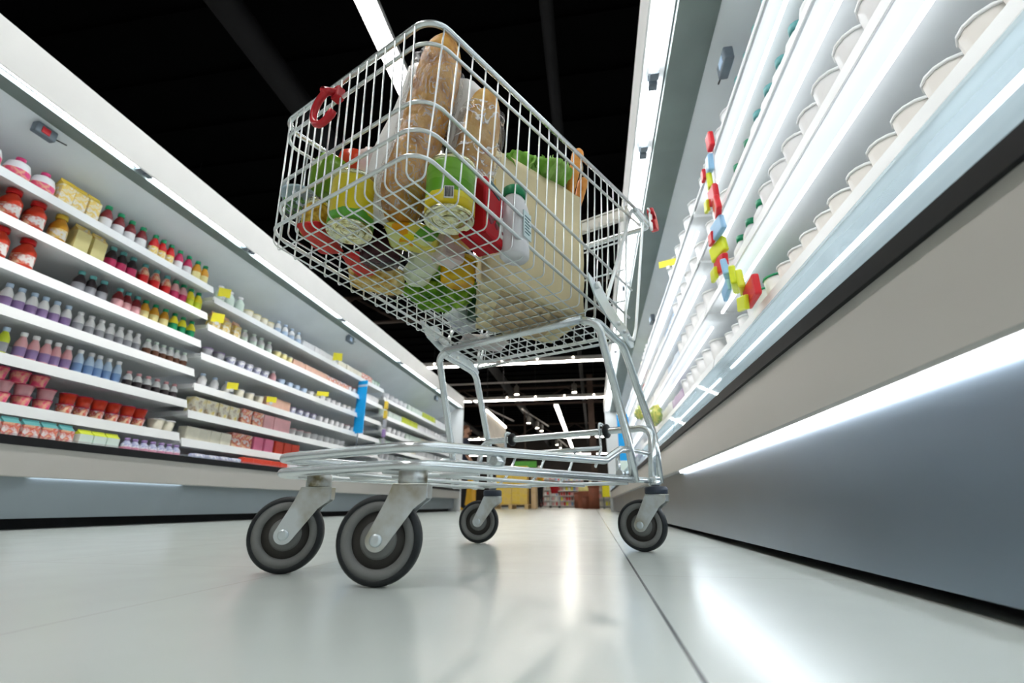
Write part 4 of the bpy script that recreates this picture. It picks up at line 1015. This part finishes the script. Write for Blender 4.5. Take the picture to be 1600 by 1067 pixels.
t = thing('flag_strip', 'upright bright blue strip on the divider of the left refrigerators', 'sign', (-2.80, 5.38, .94))
g = MB(); g.box(-.075, .075, -.006, .006, .0, .66, .003); g.build('flag_panel', BLUEF, t)
g = MB(); g.box(-.075, .0755, -.0075, .0075, .58, .61); g.build('pale_bar', CLB, t)
g = MB(); g.tube([(0, 0, -.2), (0, 0, .01)], .008, 8); g.build('flag_post', GREYB, t)
t.rotation_euler = (0, 0, -.25)
STR = [mat('strip_red', (.7, .02, .03), .3, 0, .1, 9), mat('strip_lime', (.7, .78, .03), .3, 0, .08, 9), mat('strip_blue', (.3, .55, .8), .3, 0, .08, 9)]
t = thing('snack_strip', 'yellow and purple hanging strip on the left shelves past the blue strip', 'hanging strip', (-2.80, 6.12, .86))
for k, m in enumerate((CGY, CPU, CGY, CY, CY)):
    g = MB(); g.box(-.02, .02, -.03, .03, .13*k, .13*k+.11, .008); g.build('hanging_pack', m, t)
g = MB(); g.box(-.004, .004, -.01, .01, 0, .68); g.build('backing_strip', CW, t)
# colourful clip strip on the right
t = thing('snack_strip', 'colourful hanging strip of red, lime and blue packs on the right shelves', 'hanging strip', (.585, 1.72, 0))
yo_ = [0, .05, .09, .07, .05, .08, .12, .12, .07, .0, -.07, -.15]
zs = [1.575, 1.50, 1.43, 1.355, 1.28, 1.20, 1.12, 1.05, .985, .92, .86, .80]
cs = [0, 2, 1, 0, 0, 2, 1, 0, 2, 1, 1, 0]
rd = random.Random(11)
g = MB(); g.tube(fillet([(0, .0, 1.60), (.0, .07, 1.35), (.0, .12, 1.08), (0, .0, .92), (0, -.15, .80)], .05), .004, 6); g.build('backing_strip', CW, t)
for k, (z_, c) in enumerate(zip(zs, cs)):
    wd = .04+.006*k; yo = yo_[k]
    g = MB(); g.box(-.012, .012, -wd*.62, wd*.62, -.038, .038, .007, M=tr(-.012, yo, z_)@rot('X', rd.uniform(-.25, .25))@rot('Z', rd.uniform(-.4, .4))); p_ = g.build('hanging_pack', STR[c], t)
    if k % 2:
        g = MB(); g.box(-.008, .008, -wd*.42, wd*.42, -.026, .026, .005, M=tr(.0-.03, yo+.05, z_-.02)@rot('X', rd.uniform(-.4, .4))); g.build('hanging_pack', STR[(c+1) % 3], t)
def sensor(label, x, y, z, s, m=GREYB, red=False):
    o_ = thing('temperature_sensor', label, 'sensor', (x, y, z))
    g = MB(); g.box(-.02, .02, -s, s, -s*.6, s*.6, .006); g.build('sensor_box', m, o_)
    g = MB(); g.box(-.024, .024, -s*.5, s*.3, -s*.4, s*.3, .002); g.build('sensor_face', CLB if not red else RED, o_)
    g = MB(); g.tube([(0, s, 0), (0, s+.06, .01)], .004, 6); g.build('sensor_wire', BLACK, o_)
    return o_
sensor('small grey box with red light under the near left canopy', -2.78, 1.55, 1.985, .05, GREYB, True)
sensor('small grey box under the middle left canopy', -2.78, 4.9, 1.99, .07)
sensor('small grey box under the far left canopy', -2.78, 8.2, 1.99, .08)
sensor('square grey box under the near right canopy', .655, 1.62, 1.89, .055)
sensor('small grey box under the middle right canopy', .65, 4.35, 1.80, .06)
BAGM = mix_mat('salad_bag_print', [(.5, .55, .08), (.78, .72, .2), (.3, .45, .1), (.8, .82, .7)], 16, .25, lo=.3, hi=.7)
def bagpack(label, x, y, z, w, h, rz, m=BAGM):
    g = MB(); g.blob((0, 0, h/2), (.05, w/2, h/2), 3, .3, 5, int(y*10)); o_ = g.build('salad_bag', m); o_.location = (x, y, z); o_.rotation_euler = (0, 0, rz); return tag(o_, label, 'bag')
bagpack('green yellow salad bag on the right shelf, left of the rear leg', .60, 5.6, 1.055, .42, .17, .2)
bagpack('green yellow salad bag on the lowest right shelf, right of the rear leg', .58, 4.3, .78, .36, .17, .1)
bagpack('white and purple bag seen through the rear legs of the trolley', .5, 5.2, .41, .4, .22, .1, mix_mat('white_purple_bag', [(.8, .8, .82), (.12, .08, .3), (.75, .75, .8)], 9, .3))
t = thing('banner', 'bright blue banner with white strokes at the far right refrigerator', 'sign', (.52, 7.6, .62))
g = MB(); g.box(-.09, .09, -.006, .006, 0, .86, .003); g.build('banner_panel', BLUEF, t)
g = MB(); g.box(.0, .06, -.0085, .0085, .70, .74); g.box(.0, .025, -.0085, .0085, .42, .74); g.build('white_strokes', CW, t)
g = MB(); g.box(-.09, .09, -.0075, .0075, -.02, .14); g.build('pale_base', CMI, t)
# ------------------------------------------------------------------ ceiling fixtures
def strip(label, x, y0, y1, z, w, m=CEILL):
    t = thing('ceiling_light', label, 'ceiling light', (x, (y0+y1)/2, z)); L2 = (y1-y0)/2
    g = MB(); g.box(-w/2-.012, w/2+.012, -L2, L2, .0, .06, .004); g.build('light_body', mat('white_light_body', (.6, .6, .6), .4), t)
    g = MB(); g.box(-w/2, w/2, -L2+.01, L2-.01, -.012, .002); g.build('diffuser', m, t)
    for k in range(3):
        yy = -L2*.8+L2*.8*k; g = MB(); g.tube([(0, yy, .06), (0, yy, ZC-z-.06)], .004, 6); g.build('suspension_wire', DARK, t)
strip('long bright ceiling light above the front of the trolley basket', -1.62, -4.5, 7.0, 4.0, .16)
strip('long white ceiling light far down the aisle, seen under the basket', -1.31, 19, 35, 4.0, .16, FARL)
strip('long ceiling light over the aisle behind the left refrigerators', -6.2, -3, 14, 4.2, .13)
strip('long ceiling light over the aisle behind the right refrigerators', 4.6, -3, 14, 4.2, .13)
def beam(label, y, x0, x1, z):
    t = thing('cross_light', label, 'ceiling light', ((x0+x1)/2, y, z)); h_ = (x1-x0)/2
    g = MB(); g.box(-h_, h_, -.06, .06, .02, .14, .004); g.build('light_body', mat('grey_white_beam', (.5, .47, .45), .5), t)
    g = MB(); g.box(-h_, h_, -.028, .028, -.012, .022); g.build('diffuser', BEAML, t)
    for k in range(5):
        xx = -h_*.9+h_*.45*k; g = MB(); g.tube([(xx, 0, .14), (xx, 0, ZC-z-.06)], .006, 6); g.build('suspension_wire', DARK, t)
    rd = random.Random(int(y))
    for k in range(9):
        xx = -h_+2*h_*(k+.5)/9; g = MB(); g.lathe([(0, 0), (.022, 0), (.022, .02), (0, .02)], 10, M=tr(xx, -.07, .09)); g.build('downlight', SPOTL, t)
beam('lit cross beam nearest behind the basket', 12.83, -7, 2.2, 3.97)
beam('second lit cross beam, level with the spotlights', 17.70, -7, 3, 3.97)
beam('third lit cross beam far back in the store', 28.7, -9, 4, 3.97)
beam('fourth lit cross beam at the very back of the store', 38.5, -10, 5, 3.97)
def track(label, pts, spots, z):
    """lighting rail with cylinder spotlights"""
    t = thing('spot_track', label, 'spotlight', (pts[0][0], pts[0][1], z)); o = Vector((pts[0][0], pts[0][1], z))
    g = MB(); g.tube([Vector((p[0], p[1], z))-o for p in pts], .03, 6); g.build('track_rail', mat('grey_track', (.25, .23, .22), .5), t)
    for s in spots:
        c = Vector((s[0], s[1], z))-o
        g = MB(); g.lathe([(.075, -.42), (.08, -.40), (.08, -.16), (.05, -.13), (.012, -.12), (.012, 0)], 16, M=tr(*c)); h = g.build('spot_housing', mat('dark_spot_housing', (.05, .045, .04), .4), t)
        g = MB(); g.lathe([(0, -.425), (.072, -.425), (.072, -.415), (0, -.415)], 16, M=tr(*c)); g.build('spot_lamp', SPOTL, h)
track('ceiling rail with two spotlights seen under the basket', [(-6, 15.05), (1.2, 15.05)], [(-2.33, 15.05), (-.43, 15.05)], 4.0)
track('slanting rail with three spotlights left of the long far light', [(-2.6, 18.2), (-1.95, 22.5)], [(-2.45, 19.0), (-2.25, 20.3), (-2.15, 21.2)], 3.7)
track('rail with spotlight above the far left signs', [(-4.2, 12.0), (-3.0, 18.5)], [(-3.55, 15.6)], 3.3)
track('pair of small spotlights low over the far tray rod', [(-1.9, 26), (-1.5, 31)], [(-1.85, 26.5), (-1.75, 28.0)], 3.7)
# dark roof structure
def dark(name, label, cat, box, m=DARK):
    g = MB(); g.box(*box, .0); return tag(g.build(name, m), label, cat)
for y, lb in ((10.6, 'dark roof truss nearest behind the basket'), (21.5, 'dark roof truss in the middle of the store'), (32, 'dark roof truss at the back of the store')):
    t = thing('roof_truss', lb, 'truss', (0, y, 4.6))
    g = MB(); g.tube([(X0+.1, 0, 0), (X1-.1, 0, 0)], .05, 6); g.tube([(X0+.1, 0, .75), (X1-.1, 0, .75)], .05, 6); g.build('chord', BROWNP, t)
    g = MB()
    for k in range(18): g.tube([(X0+.5+1.25*k, 0, 0 if k % 2 else .75), (X0+.5+1.25*(k+1), 0, .75 if k % 2 else 0)], .03, 6)
    g.build('lattice', BROWNP, t)
for k, (x, z, r, lb) in enumerate([(-3.4, 4.9, .16, 'dark ceiling duct left of the long light'), (-.2, 4.8, .07, 'dark ceiling pipe right of the long light'), (-7.5, 4.8, .2, 'dark ceiling duct over the far left')]):
    g = MB(); g.tube([(x, -5, z), (x, 40, z)], r, 14); tag(g.build('ceiling_duct', mat('dark_duct', (.006, .006, .007), .7, 0, .2, 3, spec=.2)), lb, 'duct')
for x, y, lb in ((.1, 20.5, 'dark brown store column behind the trolley rear'), (-3.3, 24, 'thin dark store column left of the far light')):
    g = MB(); r = .13 if x > 0 else .04; g.box(x-r, x+r, y-r, y+r, 0, ZC); o = tag(g.build('store_column', BROWNP), lb, 'column')

# ------------------------------------------------------------------ far end of the store
YB = mix_mat('yellow_shrink_boxes', [(.72, .5, .06), (.78, .58, .12), (.7, .52, .2)], 6, .4, lo=.3, hi=.7)
TAN = mix_mat('tan_cardboard', [(.62, .46, .26), (.68, .52, .34)], 5, .6)
WOOD = mat('pallet_wood', (.62, .45, .22), .7, 0, .15, 8)
t = thing('pallet', 'wooden pallet carrying the yellow boxes', 'pallet', (-2.67, 16.4, 0))
g = MB()
for k in range(5): g.box(-.62, .62, -.4+.17*k, -.30+.17*k, .12, .145)
g.build('deck_boards', WOOD, t)
for k in range(3):
    g = MB(); g.box(-.62+.53*k, -.5+.53*k, -.4, .48, 0, .12); g.build('pallet_block', WOOD, t)
g = MB(); g.box(-.26, .26, -.20, .20, 0, .30, .006); BX = g.build('stacked_box', YB)
first = True
rows_ = ('bottom', 'second', 'third', 'fourth')
for r_ in range(4):
    for c_ in range(2):
        nm = '%s yellow box in the %s stack on the wooden pallet' % (rows_[r_], ('left', 'right')[c_])
        loc = (-2.93+.53*c_, 16.25, .15+.302*r_)
        if first: b_ = BX; b_.location = loc; first = False
        else: b_ = dup(BX, loc)
        tag(b_, nm, 'box', 'yellow boxes on the pallet')
g = MB(); g.box(-.08, .08, -.25, .25, 0, 1.15, .01); o = g.build('tall_carton', TAN); o.location = (-1.965, 16.5, 0); tag(o, 'tall tan carton standing right of the yellow boxes', 'box')
g = MB(); g.box(-.2, .2, -.25, .25, 0, 1.0, .02); o = g.build('orange_bin', mat('orange_yellow_bin', (.75, .42, .03), .4, 0, .08, 6)); o.location = (-3.25, 12.4, 0); tag(o, 'orange yellow bin beyond the end of the left refrigerators', 'bin')
g = MB(); g.box(-.5, .5, -.02, .02, 0, .28, .004); o = g.build('hanging_sign', mat('fresh_green_sign', (.1, .42, .05), .4, 0, .15, 6)); o.location = (-3.0, 22, 1.75); tag(o, 'green sign above the yellow boxes in the far store', 'sign')
# gondola of goods at the back
def gondola(label, x0, x1, y, h, nsh, per, seed, pal):
    t = thing('shelf_rack', label, 'shelf', ((x0+x1)/2, y, 0)); w2 = (x1-x0)/2
    g = MB(); g.box(-w2, w2, .22, .26, 0, h); g.build('back_board', mat('pale_back_board', (.6, .58, .56), .6), t)
    for k in range(nsh):
        g = MB(); g.box(-w2, w2, -.22, .24, .1+k*(h-.1)/nsh-.03, .1+k*(h-.1)/nsh); g.build('rack_shelf', SHELFW, t)
    rd = random.Random(seed); protos = []
    for i, m in enumerate(pal):
        g = MB(); g.box(-.045, .045, -.06, .06, 0, .19, .01); o = g.build('packet', m); protos.append(o)
    used = set()
    cols = [m.name.replace('goods_', '').replace('_', ' ') for m in pal]
    for k in range(nsh):
        for j in range(per):
            i = rd.randrange(len(pal)); loc = ((x0+x1)/2-w2+2*w2*(j+.5)/per, y-.12, .1+k*(h-.1)/nsh)
            if i in used: o = dup(protos[i], loc)
            else: o = protos[i]; o.location = loc; used.add(i)
            tag(o, cols[i]+' packet on '+label.replace('shelf rack', 'rack'), 'packet', 'packets on '+label)
    for i, o in enumerate(protos):
        if i not in used: bpy.data.objects.remove(o)
gondola('far shelf rack of mixed goods seen between the wheels', -2.25, -.55, 29.6, 1.8, 6, 11, 3, [CW, CR, CBY, CBL, CROSE, CBR])
gondola('far shelf rack of pinkish goods left of the brown crates', -3.6, -2.4, 33, 2.1, 6, 7, 5, [CROSE, CCM, CR, CW])
gondola('far shelf rack of yellow goods behind the brown crates', -.2, .9, 26, 1.6, 4, 7, 8, [CBY, CCM, CPY, CROSE])
BRN = mat('reddish_brown_crate', (.2, .06, .03), .5, 0, .15, 6)
for lb, x, y, w_, h_ in (('tall reddish brown bin in the far aisle', .02, 16.2, .2, .72), ('low reddish brown bin left of the tall one', -.27, 16.9, .13, .4), ('dark brown bin left of the low reddish bin', -.62, 20, .17, .6)):
    t = thing('waste_bin', lb, 'bin', (x, y, 0))
    g = MB(); g.lathe([(w_*1.1, 0), (w_*1.25, h_*.9)], 4, M=rot('Z', PI/4)); g.build('bin_body', BRN, t)
    g = MB(); g.lathe([(w_*1.3, h_*.9), (w_*1.33, h_*.92), (w_*1.33, h_), (0, h_+.01)], 4, M=rot('Z', PI/4)); g.build('bin_lid', BRN, t)
t = thing('promo_board', 'bright yellow board standing beside the far right refrigerator end', 'sign', (.42, 16, 0))
g = MB(); g.box(-.13, .13, -.02, .02, .36, 1.02, .004); g.build('board_face', mat('vivid_yellow_board', (.8, .72, .02), .4, 0, .05, 6), t)
for sg in (-1, 1):
    g = MB(); g.tube([(sg*.1, 0, 0), (sg*.1, 0, .4)], .015, 8); g.build('board_leg', GREYB, t)
g = MB(); g.box(-.22, .22, -.2, .2, 0, .22, .01); o = g.build('produce_crate', mat('pale_yellow_crate', (.75, .7, .3), .5, 0, .1, 6)); o.location = (-.33, 19, .62); 
tag(o, 'pale yellow crate on the stand behind the brown bins', 'crate')
g = MB(); g.box(-.25, .25, -.25, .25, 0, .62, .01); o = g.build('display_stand', BRN); o.location = (-.33, 19, 0); tag(o, 'reddish brown stand under the pale yellow crate', 'stand')
# red shopping basket trolley by the worker
t = thing('basket_trolley', 'small red and grey trolley beside the worker in the far aisle', 'shopping cart', (-1.72, 22.2, 0))
g = MB(); g.lathe([(.2, .62), (.28, .95), (.29, .96), (.27, .96), (.19, .64)], 4, M=rot('Z', PI/4)); g.build('red_basket', RED, t)
g = MB()
for sx in (-1, 1):
    for sy in (-1, 1): g.tube([(sx*.16, sy*.16, .62), (sx*.2, sy*.2, .06)], .014, 8)
g.tube([(-.2, -.2, .3), (.2, -.2, .3), (.2, .2, .3), (-.2, .2, .3)], .01, 8, closed=True)
g.build('trolley_frame', STEEL, t)
for sx in (-1, 1):
    for sy in (-1, 1):
        g = MB(); g.lathe([(0, -.015), (.045, -.015), (.045, .015), (0, .015)], 14, M=tr(sx*.2, sy*.2, .046)@rot('X', PI/2)); g.build('wheel', BLACK, t)
# shelf header boards left of the far aisle
t = thing('aisle_sign', 'pale header board with a light edge beyond the left refrigerators', 'sign', (-2.45, 12.2, 1.62))
g = MB(); g.box(-.03, .03, -1.3, 1.3, 0, .62); g.build('header_board', mat('cream_header', (.66, .6, .52), .5, 0, .1, 4), t)
g = MB(); g.box(-.05, .05, -1.3, 1.3, .62, .66); g.build('light_edge', FARL, t)
for yy in (-1.1, 1.1):
    g = MB(); g.tube([(0, yy, .66), (0, yy, ZC-1.7)], .008, 6); g.build('hanging_rod', DARK, t)

# ------------------------------------------------------------------ people
def person(label, loc, rz, joints, faces, head, hair, mats, extra=None):
    """joints {name:(xyz, radius)}, skinned to one body; head features welded to the same mesh, hair and clothes as children"""
    me = bpy.data.meshes.new('person'); ids = {k: i for i, k in enumerate(joints)}
    me.from_pydata([joints[k][0] for k in joints], [(ids[a], ids[b]) for a, b in faces], [])
    o = bpy.data.objects.new('person', me); COL.objects.link(o)
    sk = o.modifiers.new('skin', 'SKIN'); ss = o.modifiers.new('sub', 'SUBSURF'); ss.levels = ss.render_levels = 2
    for k, i in ids.items():
        r = joints[k][1]; r = r if isinstance(r, tuple) else (r, r)
        me.skin_vertices[0].data[i].radius = r
    me.skin_vertices[0].data[0].use_root = True
    dg = bpy.context.evaluated_depsgraph_get(); dg.update()
    m2 = bpy.data.meshes.new_from_object(o.evaluated_get(dg)); o.modifiers.clear(); o.data = m2
    m2.materials.clear()
    for m in mats['list']: m2.materials.append(m)
    for p in m2.polygons:
        p.material_index = mats['fn'](p.center); p.use_smooth = True
    o.location = loc; o.rotation_euler = (0, 0, rz)
    tag(o, label, 'person')
    return o
SKIN = mat('person_skin', (.55, .3, .2), .5, 0, .06, 14)
def body(h, lean=0.):
    k = h/1.75
    J = {'pelvis': ((0, 0, .98*k), (.15, .11)), 'waist': ((0, .0, 1.12*k), (.14, .10)), 'chest': ((0, 0, 1.33*k), (.17, .115)), 'neckb': ((0, 0, 1.48*k), (.085, .07)), 'neck': ((0, .01, 1.54*k), .052),
         'jaw': ((0, .03, 1.60*k), (.062, .07)), 'head': ((0, .015, 1.67*k), (.077, .095)), 'crown': ((0, .005, 1.73*k), (.06, .075))}
    E = [('pelvis', 'waist'), ('waist', 'chest'), ('chest', 'neckb'), ('neckb', 'neck'), ('neck', 'jaw'), ('jaw', 'head'), ('head', 'crown')]
    for sg, s in ((1, 'l'), (-1, 'r')):
        J.update({'sh'+s: ((sg*.19, 0, 1.42*k), .062), 'el'+s: ((sg*.245, .0, 1.13*k), .045), 'wr'+s: ((sg*.23, .14, .96*k), .032), 'hd'+s: ((sg*.225, .19, .91*k), (.02, .04)),
                  'hip'+s: ((sg*.095, 0, .9*k), .09), 'kn'+s: ((sg*.105, .01, .5*k), .062), 'an'+s: ((sg*.105, -.02, .09*k), .042), 'toe'+s: ((sg*.115, .13, .035*k), (.042, .03))})
        E += [('chest', 'sh'+s), ('sh'+s, 'el'+s), ('el'+s, 'wr'+s), ('wr'+s, 'hd'+s), ('pelvis', 'hip'+s), ('hip'+s, 'kn'+s), ('kn'+s, 'an'+s), ('an'+s, 'toe'+s)]
        for f_ in range(4):
            a = (f_-1.5)*.014
            J['f%s%d' % (s, f_)] = ((sg*(.222), .245+.006*(1 if f_ in (1, 2) else 0), .875*k-a), .0085)
            E.append(('hd'+s, 'f%s%d' % (s, f_)))
        J['th'+s] = ((sg*.19, .215, .905*k), .009); E.append(('hd'+s, 'th'+s))
    return J, E, k
def face(o, k, hairm, beard=None, cap=None, cut=1.70):
    """hair, ears, nose, eyes as children of the figure"""
    g = MB(); g.blob((0, .128, 1.655*k), (.013, .018, .02), 2); g.build('nose', SKIN, o)
    for sg in (1, -1):
        g = MB(); g.blob((sg*.033, .108, 1.685*k), (.010, .006, .006), 2); g.build('eye', BLACK, o)
        g = MB(); g.blob((sg*.088, .01, 1.66*k), (.012, .02, .03), 2); g.build('ear', SKIN, o)
    g = MB(); g.blob((0, .112, 1.615*k), (.024, .008, .006), 2); g.build('mouth', mat('lip_skin', (.42, .16, .13), .5), o)
    g = MB(); b = bmesh.new(); bmesh.ops.create_icosphere(b, subdivisions=3, radius=1)
    bmesh.ops.delete(b, geom=[v for v in b.verts if v.co.z < -.05+(.55 if v.co.y > .3 else 0) and not (v.co.y < -.3 and v.co.z > -.7)], context='VERTS')
    for v in b.verts: v.co = Vector((v.co.x*.092, v.co.y*.112+.006, v.co.z*.105+1.675*k))
    g.join(b); g.build('hair', hairm, o)
    if beard:
        g = MB(); g.blob((0, .06, 1.59*k), (.062, .068, .045), 3, .15, 6, 2); g.build('beard', beard, o)
    if cap:
        g = MB(); g.lathe([(.1, 1.70*k), (.1, 1.74*k), (.085, 1.79*k), (0, 1.81*k)], 20, sy=1.15); g.box(-.06, .06, .09, .2, 1.70*k, 1.712*k, .004); g.build('cap', cap, o)
J, E, k = body(1.82)
NAVC = mat('dark_navy_cloth', (.03, .035, .06), .8, 0, .15, 20); TRO = mat('black_cloth', (.012, .012, .014), .85, 0, .2, 20); SHOE = mat('dark_shoe', (.02, .018, .016), .5)
def dress(shirt, trou, sleeve, k):
    def fn(c):
        if c.z < .075*k: return 3
        if abs(c.x) > .17 and c.z < sleeve*k and c.z > .8*k: return 0
        if c.z > 1.495*k: return 0
        return 1 if c.z > .97*k else 2
    return dict(list=[SKIN, shirt, trou, SHOE], fn=fn)
o = person('bearded brown haired man in dark shirt at the end of the left refrigerators', (-2.80, 10.45, 0), -1.2, J, E, None, None, dress(NAVC, TRO, 1.1, k))
face(o, k, mat('brown_hair', (.16, .06, .025), .7, 0, .3, 60), mat('brown_beard', (.14, .06, .03), .8, 0, .3, 80))
J, E, k = body(1.76)
VEST = mix_mat('orange_green_vest', [(.75, .16, .03), (.8, .3, .05), (.2, .5, .04)], 5, .6, lo=.35, hi=.6)
o = person('store worker in white cap, orange green top and black trousers, by the red trolley', (-2.33, 22, 0), 2.2, J, E, None, None, dress(VEST, TRO, 1.1, k))
face(o, k, mat('dark_hair', (.03, .02, .015), .7), None, mat('white_cap', (.8, .78, .75), .6))
